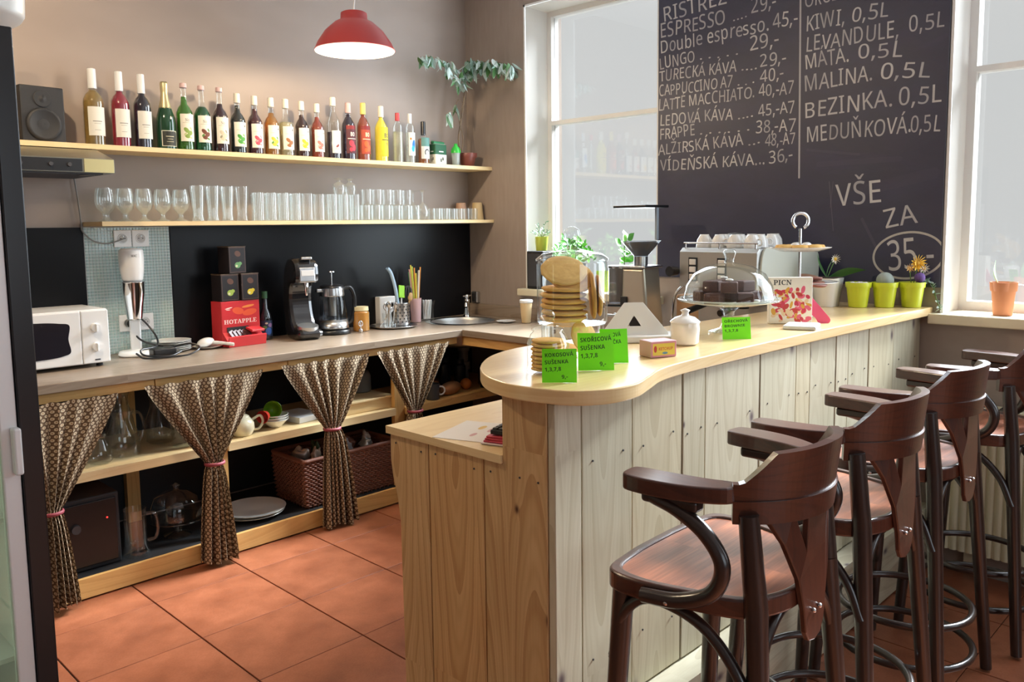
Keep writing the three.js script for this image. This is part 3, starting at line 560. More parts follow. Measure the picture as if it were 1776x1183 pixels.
const wineLabel = c => { c.fillStyle = '#8a8a86'; c.font = '13px serif'; c.fillText('▬▬▬', 22, 34); c.fillRect(30, 78, 62, 5); c.fillRect(38, 92, 46, 2); c.fillRect(40, 128, 40, 2); };
const blob = (c, col, list) => { c.fillStyle = col; for (const [x, y, a, b, r = 0] of list) { c.beginPath(); c.ellipse(x, y, a, b, r, 0, 7); c.fill(); } };
function syrupLabel(col, col2, mark = true, word) { return labelTex('#e6e2d4', (c, w, h) => { if (mark) { c.fillStyle = '#222'; c.beginPath(); c.moveTo(88, 12); c.lineTo(104, 26); c.lineTo(88, 34); c.fill(); } c.fillStyle = '#bdb8a8'; c.fillRect(18, 50, 70, 3); if (word) { c.fillStyle = '#4a4a48'; c.font = '26px serif'; c.fillText(word, 36, 44); } blob(c, col, [[46, 96, 24, 13, 0.5], [72, 112, 22, 14, -0.3], [50, 130, 20, 12, 0.2]]); blob(c, col2, [[80, 86, 13, 7, 0.8], [36, 118, 12, 7, -0.6], [78, 138, 12, 6, 0.3]]); }); }
const liqs = new Map();
function liquidMat(c, clear) { return phy(c, 0.12, clear ? { transmission: 0.75, thickness: 0, side: THREE.DoubleSide } : { clearcoat: 0.5, clearcoatRoughness: 0.03 }); }
// profile kinds, unit height 1 and radius 1 at the body
const PROF = {
  wine: [[0.0005, 0], [0.93, 0], [1, 0.015], [1, 0.56], [0.95, 0.61], [0.72, 0.67], [0.42, 0.71], [0.36, 0.75], [0.34, 0.985], [0.38, 0.99], [0.38, 1], [0.0005, 1]],
  sparkling: [[0.0005, 0], [0.93, 0], [1, 0.015], [1, 0.4], [0.92, 0.5], [0.66, 0.62], [0.42, 0.74], [0.34, 0.84], [0.33, 0.97], [0.0005, 0.97]],
  syrup: [[0.0005, 0], [0.9, 0], [1, 0.02], [1, 0.1], [0.96, 0.13], [0.96, 0.5], [1, 0.53], [0.98, 0.57], [0.74, 0.64], [0.44, 0.69], [0.36, 0.78], [0.33, 0.93], [0.38, 0.94], [0.38, 0.97], [0.0005, 0.97]],
  liqueur: [[0.0005, 0], [0.93, 0], [1, 0.015], [1, 0.58], [0.92, 0.64], [0.6, 0.72], [0.36, 0.77], [0.32, 0.95], [0.0005, 0.95]],
  vodka: [[0.0005, 0], [0.93, 0], [1, 0.02], [1, 0.72], [0.8, 0.78], [0.42, 0.82], [0.38, 0.95], [0.0005, 0.95]],
};
function bottle(name, label, kind, x, h, w, liq, fill, clear, cap, capH, tex, lab, glassC, z = 0.13, extra) {
  const r = w / 2 * 0.93, o = thing(name, label, 'bottle', [x, 1.88, z], 0, 'bottles on the upper shelf');
  const P = PROF[kind].map(p => [Math.max(0.0004, p[0] * r), p[1] * h]);
  part('glass', lathe(P, 32), glassC ? phy(glassC, 0.06, { clearcoat: 0.6 }) : M.glass, o);
  if (liq) {
    const L = []; for (const p of P) { if (p[1] <= fill * h) L.push([Math.max(0.0004, p[0] - 0.0022), Math.max(0.003, p[1])]); }
    const lastIn = L[L.length - 1]; const nx = P.find(p => p[1] > fill * h); if (nx) { const t = (fill * h - lastIn[1]) / (nx[1] - lastIn[1]); L.push([Math.max(0.002, lastIn[0] + (nx[0] - 0.0022 - lastIn[0]) * t), fill * h]); } L.push([0.0004, fill * h]);
    part('liquid', lathe(L, 28), liquidMat(liq, clear), o);
  }
  if (cap) part('cap', lathe([[0.0004, h * capH], [r * 0.405, h * capH], [r * 0.425, h * capH + 0.002], [r * 0.405, h - 0.003], [r * 0.36, h], [0.0004, h]], 20), cap, o);
  if (tex) { const [y0, y1, a] = lab; part('label', new THREE.CylinderGeometry(r * 1.012, r * 1.012, (y1 - y0) * h, 28, 1, true, -a + 0.05, 2 * a).translate(0, (y0 + y1) / 2 * h, 0), std(0xffffff, 0.6, { map: tex, side: THREE.DoubleSide }), o); }
  if (extra) extra(o, r, h);
  return o;
}
{
  const whiteCap = phy(lin(0.72, 0.74, 0.75), 0.35), cream = phy(lin(0.75, 0.72, 0.62), 0.4), gold = std(lin(0.55, 0.47, 0.26), 0.35, { metalness: 0.7 }), redCap = phy(lin(0.55, 0.05, 0.06), 0.35), blackCap = M.black, yellowCap = phy(lin(0.75, 0.6, 0.15), 0.4), pinkCap = phy(lin(0.6, 0.42, 0.42), 0.4);
  const wl = labelTex('#d9d8d0', wineLabel);
  bottle('wine_bottle', 'white wine bottle with amber wine and white capsule beside loudspeaker', 'wine', -2.396, 0.343, 0.094, lin(0.62, 0.46, 0.16), 0.72, true, whiteCap, 0.74, wl, [0.13, 0.5, 0.95]);
  bottle('wine_bottle', 'rose red wine bottle with white label and capsule', 'wine', -2.28, 0.344, 0.087, lin(0.22, 0.015, 0.03), 0.78, false, whiteCap, 0.74, wl, [0.13, 0.5, 0.95]);
  bottle('wine_bottle', 'near black red wine bottle with white label and capsule', 'wine', -2.18, 0.343, 0.086, lin(0.012, 0.008, 0.014), 0.8, false, whiteCap, 0.74, wl, [0.13, 0.5, 0.95]);
  bottle('sparkling_bottle', 'dark green sparkling wine bottle with gold foil neck', 'sparkling', -2.072, 0.321, 0.093, null, 0, false, null, 0, labelTex('#20251f', (c, w, h) => { c.strokeStyle = '#d8d8c8'; c.lineWidth = 6; c.strokeRect(3, 3, w - 6, h - 6); c.fillStyle = '#b9b59a'; c.fillRect(30, 56, 60, 8); c.fillRect(40, 84, 42, 5); c.fillRect(34, 110, 54, 5); }), [0.05, 0.28, 0.95], lin(0.012, 0.05, 0.024), 0.13,
    (o, r, h) => part('foil', lathe([[r * 0.7, h * 0.6], [r * 0.46, h * 0.73], [r * 0.37, h * 0.84], [r * 0.4, h * 0.86], [r * 0.42, h * 0.97], [r * 0.36, h * 1.0], [0.0004, h]], 24), gold, o));
  bottle('syrup_bottle', 'bright green syrup bottle with pale leaf label', 'syrup', -1.979, 0.325, 0.085, lin(0.14, 0.42, 0.04), 0.8, true, pinkCap, 0.93, syrupLabel('#7f9a4a', '#b9bf8d', false, 'No'), [0.14, 0.54, 1.0]);
  bottle('syrup_bottle', 'emerald green syrup bottle with brown fruit label', 'syrup', -1.89, 0.323, 0.085, lin(0.02, 0.22, 0.07), 0.68, true, pinkCap, 0.93, syrupLabel('#6d3a28', '#53803f', false, 'No'), [0.14, 0.54, 1.0]);
  bottle('syrup_bottle', 'dark brown syrup bottle with plain cream label and pinkish cap', 'syrup', -1.797, 0.324, 0.083, lin(0.03, 0.008, 0.01), 0.75, false, pinkCap, 0.93, syrupLabel('#c9c1a8', '#8a8872', false, 'No'), [0.14, 0.54, 1.0]);
  bottle('syrup_bottle', 'black syrup bottle with green mint leaf label', 'syrup', -1.703, 0.305, 0.083, lin(0.012, 0.016, 0.012), 0.8, false, cream, 0.84, syrupLabel('#3f8f3a', '#6fb457'), [0.12, 0.52, 1.0]);
  bottle('syrup_bottle', 'dark syrup bottle with pink red fruit label', 'syrup', -1.608, 0.302, 0.083, lin(0.05, 0.01, 0.012), 0.78, false, cream, 0.84, syrupLabel('#d8465a', '#e88a92'), [0.12, 0.52, 1.0]);
  bottle('syrup_bottle', 'orange yellow syrup bottle with yellow fruit label', 'syrup', -1.514, 0.302, 0.083, lin(0.75, 0.4, 0.08), 0.74, true, cream, 0.84, syrupLabel('#e0b93c', '#4f8a3e'), [0.12, 0.52, 1.0]);
  bottle('syrup_bottle', 'pale cream syrup bottle with brown nut label', 'syrup', -1.428, 0.303, 0.083, lin(0.78, 0.74, 0.52), 0.6, true, cream, 0.84, syrupLabel('#8a5a34', '#dcd3b4'), [0.12, 0.52, 1.0]);
  bottle('syrup_bottle', 'dark brown syrup bottle with golden yellow flower label', 'syrup', -1.332, 0.301, 0.081, lin(0.035, 0.012, 0.008), 0.76, false, cream, 0.84, syrupLabel('#e2b526', '#f0d56a'), [0.12, 0.52, 1.0]);
  bottle('syrup_bottle', 'red amber syrup bottle with pink blossom label', 'syrup', -1.236, 0.297, 0.079, lin(0.2, 0.035, 0.015), 0.76, false, cream, 0.84, syrupLabel('#d2766c', '#e2a49a'), [0.12, 0.52, 1.0]);
  bottle('liqueur_bottle', 'tall clear bottle half full of dark drink, white label', 'liqueur', -1.132, 0.342, 0.083, lin(0.02, 0.014, 0.02), 0.44, false, cream, 0.86, labelTex('#e2e0da', c => { c.fillStyle = '#333'; c.font = '30px serif'; c.fillText('7', 52, 60); blob(c, '#8c4a40', [[62, 108, 22, 9, -0.4]]); c.fillRect(36, 128, 46, 3); }), [0.1, 0.46, 0.85]);
  const bo = (bg, fruit, word, wc) => labelTex(bg, (c) => { c.fillStyle = '#7e1f1f'; c.fillRect(0, 0, 128, 22); c.fillStyle = wc; c.font = 'bold 34px sans-serif'; c.fillText(word, 38, 62); c.fillRect(14, 74, 100, 4); blob(c, fruit, [[52, 104, 26, 18, 0.3], [78, 128, 24, 17, -0.4], [44, 138, 16, 12]]); });
  bottle('liqueur_bottle', 'dark berry liqueur bottle with red raspberry label', 'liqueur', -1.031, 0.322, 0.083, lin(0.018, 0.008, 0.018), 0.8, false, pinkCap, 0.82, bo('#54222c', '#d03648', 'BO', '#e9e2d2'), [0.12, 0.6, 1.0]);
  bottle('liqueur_bottle', 'red amber liqueur bottle with orange fruit label and yellow cap', 'liqueur', -0.929, 0.331, 0.083, lin(0.24, 0.05, 0.02), 0.8, false, yellowCap, 0.8, bo('#a8432c', '#e0632f', 'BO', '#efe3b8'), [0.12, 0.6, 1.0]);
  bottle('liqueur_bottle', 'bright yellow liqueur bottle with lettered yellow label', 'liqueur', -0.803, 0.325, 0.084, lin(0.8, 0.68, 0.06), 0.8, false, cream, 0.8, labelTex('#dcc92e', c => { c.fillStyle = '#333'; c.font = 'bold 34px sans-serif'; c.fillText('BO', 50, 58); c.fillRect(30, 68, 80, 4); c.font = 'bold 22px sans-serif'; c.fillText('TU', 66, 100); blob(c, '#c8d22e', [[40, 108, 16, 26, 0.2]]); c.fillRect(10, 142, 100, 3); }), [0.1, 0.62, 1.05]);
  bottle('spirit_bottle', 'clear spirit bottle with a red cap', 'vodka', -0.682, 0.296, 0.069, lin(0.8, 0.78, 0.66), 0.62, true, redCap, 0.84, null, null);
  bottle('spirit_bottle', 'clear spirit bottle with bright blue label', 'vodka', -0.589, 0.3, 0.066, lin(0.85, 0.86, 0.84), 0.62, true, whiteCap, 0.8, labelTex('#dfe4e2', c => { blob(c, '#1f6fc4', [[72, 84, 26, 34, 0.2]]); blob(c, '#2aa6d8', [[60, 112, 22, 22]]); blob(c, '#d9822b', [[30, 44, 12, 8]]); }), [0.16, 0.62, 1.0]);
  bottle('rum_bottle', 'squat brown rum bottle with black neck and pale label', 'syrup', -0.485, 0.261, 0.078, lin(0.24, 0.08, 0.025), 0.6, false, blackCap, 0.68, labelTex('#d5d5cf', c => { c.fillStyle = '#5f8d86'; c.fillRect(0, 0, 128, 66); c.fillStyle = '#e9e6d8'; c.fillRect(0, 66, 128, 6); c.strokeStyle = '#333'; c.lineWidth = 9; c.beginPath(); c.arc(60, 112, 22, 2.4, 6.2); c.stroke(); c.fillRect(74, 108, 16, 10); }), [0.13, 0.62, 1.1]);
  const tb = thing('tea_packet', 'green and white paper packet on upper shelf beside rum', 'packet', [-0.362, 1.88, 0.12], 0.12);
  part('packet', box(0.105, 0.132, 0.06, 0.008), std(0xffffff, 0.5, { map: canvasTex(128, 160, (c, w, h) => { c.fillStyle = '#1f5a3c'; c.fillRect(0, 0, w, h); c.fillStyle = '#dfe0d4'; c.fillRect(0, 78, w, 82); c.fillStyle = '#e8eee6'; c.fillRect(38, 52, 52, 9); c.fillStyle = '#3c4636'; c.fillRect(54, 110, 14, 24); c.fillRect(74, 100, 16, 22); }) }), tb, [0, 0.066, 0]);
  part('folded_top', at(box(0.1, 0.02, 0.03, 0.006), 0, 0.14, 0, 0.3), phy(lin(0.03, 0.2, 0.09), 0.3), tb);
  const sh = thing('shaker', 'small clear shaker with bright green lid', 'shaker', [-0.238, 1.88, 0.15]);
  part('cup', lathe([[0.0005, 0], [0.022, 0], [0.029, 0.088], [0.0275, 0.088], [0.0205, 0.004], [0.0005, 0.004]], 24), phy(lin(0.8, 0.85, 0.84), 0.2, { transmission: 0.7, thickness: 0 }), sh);
  part('lid', lathe([[0.031, 0.082], [0.031, 0.098], [0.022, 0.118], [0.012, 0.126], [0.011, 0.14], [0.0005, 0.142]], 24), phy(lin(0.04, 0.5, 0.06), 0.3), sh);
}
// leaf blade, length 1 along +y, bent
function leafGeo(w, bend, fold = 0.25) { return sheet(4, 8, (u, v) => { const s = Math.sin(Math.pow(v, 0.8) * Math.PI) * w * (1 - 0.15 * v), x = (u - 0.5) * 2; return [x * s, v - 0.12 * bend * v * v, bend * v * v * 0.5 + fold * Math.abs(x) * s]; }); }
const leafM = c => phy(c, 0.45, { side: THREE.DoubleSide, transmission: 0.3, thickness: 0 });
function leafAt(parent, g, m, p, len, dir, roll = 0) {
  const o = part('leaf', g, m, parent, p), q = new THREE.Quaternion().setFromUnitVectors(V(0, 1, 0), V(...dir).normalize());
  o.quaternion.copy(q).multiply(new THREE.Quaternion().setFromAxisAngle(V(0, 1, 0), roll)); o.scale.setScalar(len); return o;
}
{
  const o = thing('potted_fig', 'potted weeping fig with drooping leaves at shelf end', 'plant', [-0.118, 1.88, 0.13]);
  part('pot', lathe([[0.0005, 0], [0.04, 0], [0.052, 0.06], [0.06, 0.062], [0.062, 0.088], [0.055, 0.088], [0.05, 0.07], [0.0005, 0.07]], 28), phy(lin(0.2, 0.055, 0.04), 0.4), o);
  part('soil', cyl(0.05, 0.05, 0.006), std(lin(0.03, 0.02, 0.014), 0.95), o, [0, 0.074, 0]);
  const bark = std(lin(0.2, 0.14, 0.09), 0.8);
  const T = [[-0.055, 0.08, 0.0], [-0.08, 0.17, 0.005], [-0.065, 0.27, 0.01], [-0.04, 0.38, 0.01], [-0.025, 0.47, 0.012], [-0.015, 0.56, 0.015]];
  part('trunk', tube(T, 0.0055, 30, 8), bark, o);
  part('trunk', tube([[-0.06, 0.08, 0.004], [-0.05, 0.18, 0.016], [-0.075, 0.29, 0.01], [-0.045, 0.39, 0.012]], 0.0036, 20, 6), bark, o);
  const lg = [leafGeo(0.19, 0.5), leafGeo(0.17, 0.9), leafGeo(0.21, 0.3)], lm = [leafM(lin(0.3, 0.45, 0.36)), leafM(lin(0.52, 0.64, 0.6)), leafM(lin(0.08, 0.2, 0.06)), leafM(lin(0.64, 0.72, 0.68))];  // paler leaf tones put white highlights into the colour
  const branches = [
    [[[-0.018, 0.54, 0.014], [-0.1, 0.6, 0.03], [-0.22, 0.635, 0.05], [-0.36, 0.64, 0.07], [-0.44, 0.625, 0.08]], 20, 0.062],
    [[[-0.018, 0.54, 0.014], [-0.08, 0.52, 0.06], [-0.16, 0.54, 0.09], [-0.24, 0.585, 0.1]], 9, 0.07],
    [[[-0.015, 0.55, 0.015], [0.0, 0.62, 0.05], [0.01, 0.645, 0.12], [0.03, 0.64, 0.2], [0.05, 0.625, 0.28], [0.06, 0.6, 0.36]], 26, 0.085],
    [[[-0.015, 0.55, 0.015], [-0.03, 0.625, 0.03], [-0.02, 0.66, 0.06], [0.02, 0.655, 0.1]], 13, 0.085],
    [[[-0.04, 0.4, 0.01], [-0.08, 0.42, 0.02], [-0.115, 0.395, 0.03], [-0.12, 0.36, 0.035]], 4, 0.08],
    [[[-0.06, 0.29, 0.01], [-0.12, 0.335, 0.03], [-0.18, 0.335, 0.05], [-0.235, 0.31, 0.06]], 7, 0.085],
  ];
  for (const [pts, n, L] of branches) {
    part('branch', tube(pts, 0.0024, 20, 6), bark, o);
    const c = new THREE.CatmullRomCurve3(pts.map(p => V(...p)));
    for (let i = 0; i < n; i++) { const p = c.getPoint(n < 8 ? 0.72 + 0.28 * i / n : 0.2 + 0.8 * (i + 0.5) / n); leafAt(o, lg[i % 3], lm[(i * 7 + n) % 4], [p.x, p.y, p.z], L * rr(0.9, 1.35), [rr(-0.45, 0.45), -1, rr(-0.3, 0.5)], rr(0, 6)); if (n >= 8) for (let q = 0; q < 2; q++) leafAt(o, lg[(i + q) % 3], lm[(i * 5 + q) % 4], [p.x + rr(-0.03, 0.03), p.y + rr(-0.03, 0.015), p.z + rr(-0.03, 0.03)], L * rr(0.85, 1.3), [rr(-0.6, 0.6), rr(-1, -0.5), rr(-0.4, 0.6)], rr(0, 6)); }
  }
}
// ---------- lower shelf: drinking glasses ----------
{
  const Y = 1.541;
  const K = {
    goblet: [[0.0005, 0.004], [0.03, 0.0], [0.032, 0.004], [0.012, 0.012], [0.008, 0.03], [0.014, 0.042], [0.032, 0.06], [0.04, 0.09], [0.038, 0.12], [0.032, 0.148], [0.0335, 0.152]],
    latte: [[0.0005, 0.006], [0.026, 0.0], [0.029, 0.004], [0.024, 0.03], [0.027, 0.07], [0.034, 0.168], [0.0355, 0.174]],
    tall: [[0.0005, 0.006], [0.027, 0.0], [0.03, 0.004], [0.0315, 0.14], [0.033, 0.146]],
    mug: [[0.0005, 0.006], [0.03, 0.0], [0.032, 0.004], [0.033, 0.14], [0.035, 0.145]],
    tumbler: [[0.0005, 0.006], [0.027, 0.0], [0.03, 0.004], [0.033, 0.082], [0.0345, 0.088]],
    shot: [[0.0005, 0.01], [0.022, 0.0], [0.025, 0.004], [0.0275, 0.068], [0.029, 0.072]],
    wine: [[0.034, 0.0], [0.041, 0.03], [0.043, 0.055], [0.03, 0.09], [0.008, 0.104], [0.005, 0.12], [0.005, 0.168], [0.012, 0.176], [0.034, 0.18], [0.036, 0.182]],
    balloon: [[0.03, 0.0], [0.036, 0.03], [0.034, 0.055], [0.012, 0.068], [0.01, 0.078], [0.03, 0.088], [0.032, 0.09]],
  };
  const G = {}; for (const k in K) G[k] = lathe(K[k], 26);
  const LB = {
    goblet: 'clear rounded goblet at the hood end of the glass shelf', latte: 'tall tapering clear glass among glasses on lower shelf', tall: 'straight clear highball glass in mid row of lower shelf',
    mug: 'clear glass mug with handle on the lower shelf', tumbler: 'short clear tumbler below stacked glasses on lower shelf', stacked: 'short clear tumbler stacked upside on the others on lower shelf', shot: 'small clear shot glass near paper cups on lower shelf', wine: 'upturned stemmed wine glass on lower shelf', balloon: 'upturned balloon glass stacked on glasses on lower shelf' };
  const KIND = { goblet: 'clear rounded goblet', latte: 'tall tapering clear glass', tall: 'straight clear highball glass', tumbler: 'short clear tumbler', stacked: 'short tumbler stacked on others', shot: 'small clear shot glass', wine: 'upturned stemmed wine glass', balloon: 'upturned balloon glass stacked on others' }, placed = {};
  const put = (k, x, z, y = 0, lab) => { const id = (lab || k) + (z > 0.13 ? 'front' : 'back'), n = placed[id] = (placed[id] || 0) + 1; return single('drinking_glass', `${ORD[n - 1]} ${KIND[lab || k]} from the hood, ${z > 0.13 ? 'front' : 'back'} row of lower shelf`, 'glass', G[k], M.cupGlass, [x, Y + y, z], [0, rr(0, 6), 0], (lab || k) + ' glasses on the lower shelf'); };
  for (let i = 0; i < 5; i++) { put('goblet', -2.39 + i * 0.088, 0.17); put('goblet', -2.345 + i * 0.086, 0.075); }
  for (let i = 0; i < 4; i++) { put('latte', -1.945 + i * 0.077 - 0.01, 0.175); if (i < 3) put('latte', -1.915 + i * 0.078, 0.085); }
  for (let i = 0; i < 5; i++) { put('tall', -1.63 + i * 0.072 - 0.005, 0.18); if (i < 4) put('tall', -1.6 + i * 0.074, 0.1); }
  const mg = thing('drinking_glass', LB.mug, 'glass', [-1.272 + 0.0, Y, 0.175], 0, 'mug glasses on the lower shelf'); part('cup', G.mug, M.cupGlass, mg); part('handle', tube([[0.03, 0.12, 0], [0.055, 0.115, 0], [0.06, 0.07, 0], [0.05, 0.035, 0], [0.031, 0.03, 0]], 0.005, 20, 8), M.glass, mg); mg.rotation.y = 0.5;
  for (let i = 0; i < 3; i++) { put('tall', -1.19 + i * 0.074, 0.18); put('tall', -1.17 + i * 0.074, 0.1); }
  for (let i = 0; i < 6; i++) { put('tumbler', -0.965 + i * 0.073, 0.175); put('tumbler', -0.955 + i * 0.073, 0.095); if (i < 5) put('tumbler', -0.95 + i * 0.073, 0.17, 0.0895, 'stacked'); }
  put('balloon', -1.115, 0.14, 0.147); put('balloon', -1.04, 0.14, 0.147);
  put('wine', -0.512, 0.14); put('wine', -0.512, 0.05);
  for (let i = 0; i < 6; i++) { put('shot', -0.435 + i * 0.062, 0.185); if (i < 5) put('shot', -0.42 + i * 0.063, 0.115); }
  const pc = lathe([[0.041, 0], [0.0415, 0.004], [0.0315, 0.108], [0.029, 0.112], [0.0005, 0.112]], 28);
  single('paper_cup', 'pinkish upturned paper cup on lower shelf beside shot glasses', 'paper cup', pc, std(lin(0.5, 0.3, 0.2), 0.6), [-0.12, Y, 0.06]);
  single('paper_cup', 'tan upturned paper cup at the corner end of lower shelf', 'paper cup', pc, std(lin(0.55, 0.4, 0.2), 0.6), [-0.05, Y, 0.14]);
}
// ---------- cooker hood ----------
{
  const o = thing('cooker_hood', 'slim brown metal cooker hood under the upper shelf', 'hood', [-2.74, 1.742, 0]);
  const m = std(lin(0.2, 0.19, 0.15), 0.35, { metalness: 0.6 });
  const side = [[0.012, 0], [0.43, 0], [0.43, 0.058], [0.24, 0.112], [0.012, 0.112]];
  const g = extrude(side.map(p => [p[0], p[1]]), 0.62, 0.003); g.rotateY(-Math.PI / 2); g.translate(0.31, 0, 0); part('body', g, m, o);
  part('control_panel', at(box(0.48, 0.05, 0.004), -0.06, 0.029, 0.4315), M.black, o);
  part('end_trim', at(box(0.118, 0.055, 0.004), 0.247, 0.029, 0.4315), std(lin(0.6, 0.5, 0.24), 0.3, { metalness: 0.8 }), o);
  for (const x of [-0.05, 0.06, 0.13]) part('knob', at(cyl(0.009, 0.008, 0.01, 14), x, 0.03, 0.438, Math.PI / 2), M.darkGrey, o);
  part('grille', merge([...Array(14)].map((_, i) => at(box(0.56, 0.006, 0.012), -0.01, -0.003, 0.06 + i * 0.026))), M.darkGrey, o);
  part('lamp_cover', at(cyl(0.03, 0.03, 0.008, 20), 0.22, -0.004, 0.36), M.black, o);
  single('hood_cable', 'thin grey cable looping from hood to the upper socket', 'cable', tube([[-2.46, 1.738, 0.02], [-2.45, 1.64, 0.02], [-2.442, 1.535, 0.018], [-2.44, 1.5, 0.02], [-2.4, 1.455, 0.03], [-2.34, 1.44, 0.035], [-2.295, 1.45, 0.035], [-2.262, 1.462, 0.034]], 0.0035, 50, 6), std(lin(0.25, 0.24, 0.23), 0.5));
}
// ---------- on the worktop ----------
const WT = 0.911;
{
  const o = thing('microwave', 'white microwave oven with dark window and two dials', 'microwave', [-2.682, WT, 0.165]);
  for (const [x, z] of [[-0.19, -0.12], [0.19, -0.12], [-0.19, 0.12], [0.19, 0.12]]) part('foot', cyl(0.014, 0.014, 0.013, 12), M.blackMat, o, [x, 0.0065, z]);
  part('casing', box(0.45, 0.238, 0.3, 0.008), M.plastic, o, [0, 0.132, 0.0]);
  const d = part('door', box(0.33, 0.23, 0.02, 0.006), M.plastic, o, [-0.057, 0.132, 0.157]);
  const w = smoothOutline([[-0.155, -0.068], [0, -0.078], [0.09, -0.07], [0.118, -0.058], [0.112, 0], [0.118, 0.06], [0.08, 0.07], [0, 0.078], [-0.155, 0.07]], 60); part('door_window', extrude(w, 0.004, 0.001), phy(lin(0.015, 0.014, 0.02), 0.1), d, [0, 0, 0.0085]);
  part('control_panel', box(0.112, 0.23, 0.02, 0.005), M.plastic, o, [0.166, 0.132, 0.157]);
  for (const y of [0.172, 0.088]) { const k = part('dial', at(cyl(0.021, 0.018, 0.016, 24), 0, 0, 0, Math.PI / 2), M.plastic, o, [0.165, y, 0.174]); part('pointer', box(0.006, 0.034, 0.01, 0.002), M.plastic, k, [0, 0, 0.011]); }
  part('emblem', box(0.022, 0.006, 0.001), M.darkGrey, o, [0.168, 0.032, 0.1675]);
}
{
  const o = thing('drink_mixer', 'upright white drink mixer with polished steel cup', 'mixer', [-2.268, WT, 0.125], -0.35);
  part('base', lathe([[0.0005, 0], [0.078, 0], [0.082, 0.008], [0.075, 0.022], [0.0005, 0.026]], 32), M.plastic, o);
  part('stand', box(0.05, 0.4, 0.035, 0.01), M.plastic, o, [0, 0.215, -0.055]);
  part('motor_head', lathe([[0.0005, 0.345], [0.036, 0.345], [0.046, 0.362], [0.053, 0.41], [0.055, 0.46], [0.053, 0.495], [0.045, 0.505], [0.0005, 0.508]], 32), M.plastic, o);
  part('lettering', new THREE.CylinderGeometry(0.0555, 0.0555, 0.02, 20, 1, true, -0.2, 0.9).translate(0, 0.472, 0), std(0xffffff, 0.4, { map: canvasTex(128, 40, (c, w, h) => { c.fillStyle = '#dedede'; c.fillRect(0, 0, w, h); c.fillStyle = '#3a3a3a'; c.font = 'bold 30px sans-serif'; c.fillText('MAC', 24, 31); }), side: THREE.DoubleSide }), o);
  part('mixing_cup', lathe([[0.0005, 0.172], [0.03, 0.17], [0.034, 0.176], [0.05, 0.3], [0.0505, 0.345], [0.053, 0.347], [0.052, 0.35], [0.0485, 0.345]], 32), M.chrome, o);
  part('spindle', rod([0, 0.2, 0], [0, 0.35, 0], 0.004), M.steel, o);
  part('cup_rest', box(0.05, 0.012, 0.07, 0.004), M.plastic, o, [0, 0.166, -0.03]);
  const c = thing('power_adapter', 'black plug and tangled black cables beside the mixer', 'cable', [-2.25, WT, 0.26]);
  part('plug', at(cyl(0.019, 0.019, 0.03, 20), -0.01, 0.145, -0.221, Math.PI / 2), M.black, c);
  part('adapter', box(0.11, 0.035, 0.06, 0.008), M.black, c, [0.05, 0.0235, 0.0]);
  part('cable', tube([[-0.01, 0.145, -0.2], [-0.005, 0.1, -0.185], [0.02, 0.06, -0.13], [0.1, 0.035, -0.05], [0.17, 0.05, 0.02], [0.2, 0.03, 0.06], [0.13, 0.008, 0.09], [0.02, 0.007, 0.08], [-0.06, 0.01, 0.06], [-0.08, 0.03, 0.02]], 0.0045, 70, 7), M.black, c);
  part('cable', tube([[-0.02, 0.2, -0.18], [0.03, 0.16, -0.16], [0.06, 0.09, -0.1], [0.03, 0.05, -0.02], [-0.06, 0.045, 0.03], [-0.05, 0.02, 0.05], [0.05, 0.009, 0.07], [0.12, 0.02, 0.04]], 0.0045, 60, 7), M.black, c);
}
{
  const pg = lathe([[0.0005, 0.004], [0.05, 0], [0.056, 0.002], [0.09, 0.012], [0.091, 0.014], [0.056, 0.006], [0.0005, 0.006]], 40), mm = std(lin(0.74, 0.75, 0.74), 0.25);
  for (let i = 0; i < 6; i++) single('side_plate', `${ORD[i]} white side plate from the bottom of stack beside mixer`, 'plate', pg, M.porcelain, [-2.105 + rr(-0.002, 0.002), WT + i * 0.0085, 0.135], undefined, 'stack of side plates');
  const s = thing('spoon_rest', 'white dish with a white scoop lying in it', 'dish', [-1.935, WT, 0.16], 0.1);
  part('dish', at(lathe([[0.0005, 0.003], [0.06, 0], [0.085, 0.01], [0.087, 0.012], [0.06, 0.004], [0.0005, 0.006]], 36), 0, 0, 0, 0, 0, 0, [0.86, 1, 0.8]), M.porcelain, s);
  part('scoop_bowl', at(sph(0.04, 24, 12), -0.01, 0.03, 0, 0, 0, 0.2, [1.1, 0.55, 0.9]), M.porcelain, s);
  part('scoop_handle', tube([[0.01, 0.03, 0.02], [0.04, 0.025, 0.07], [0.075, 0.018, 0.115]], 0.0085, 14, 8), M.porcelain, s);
}
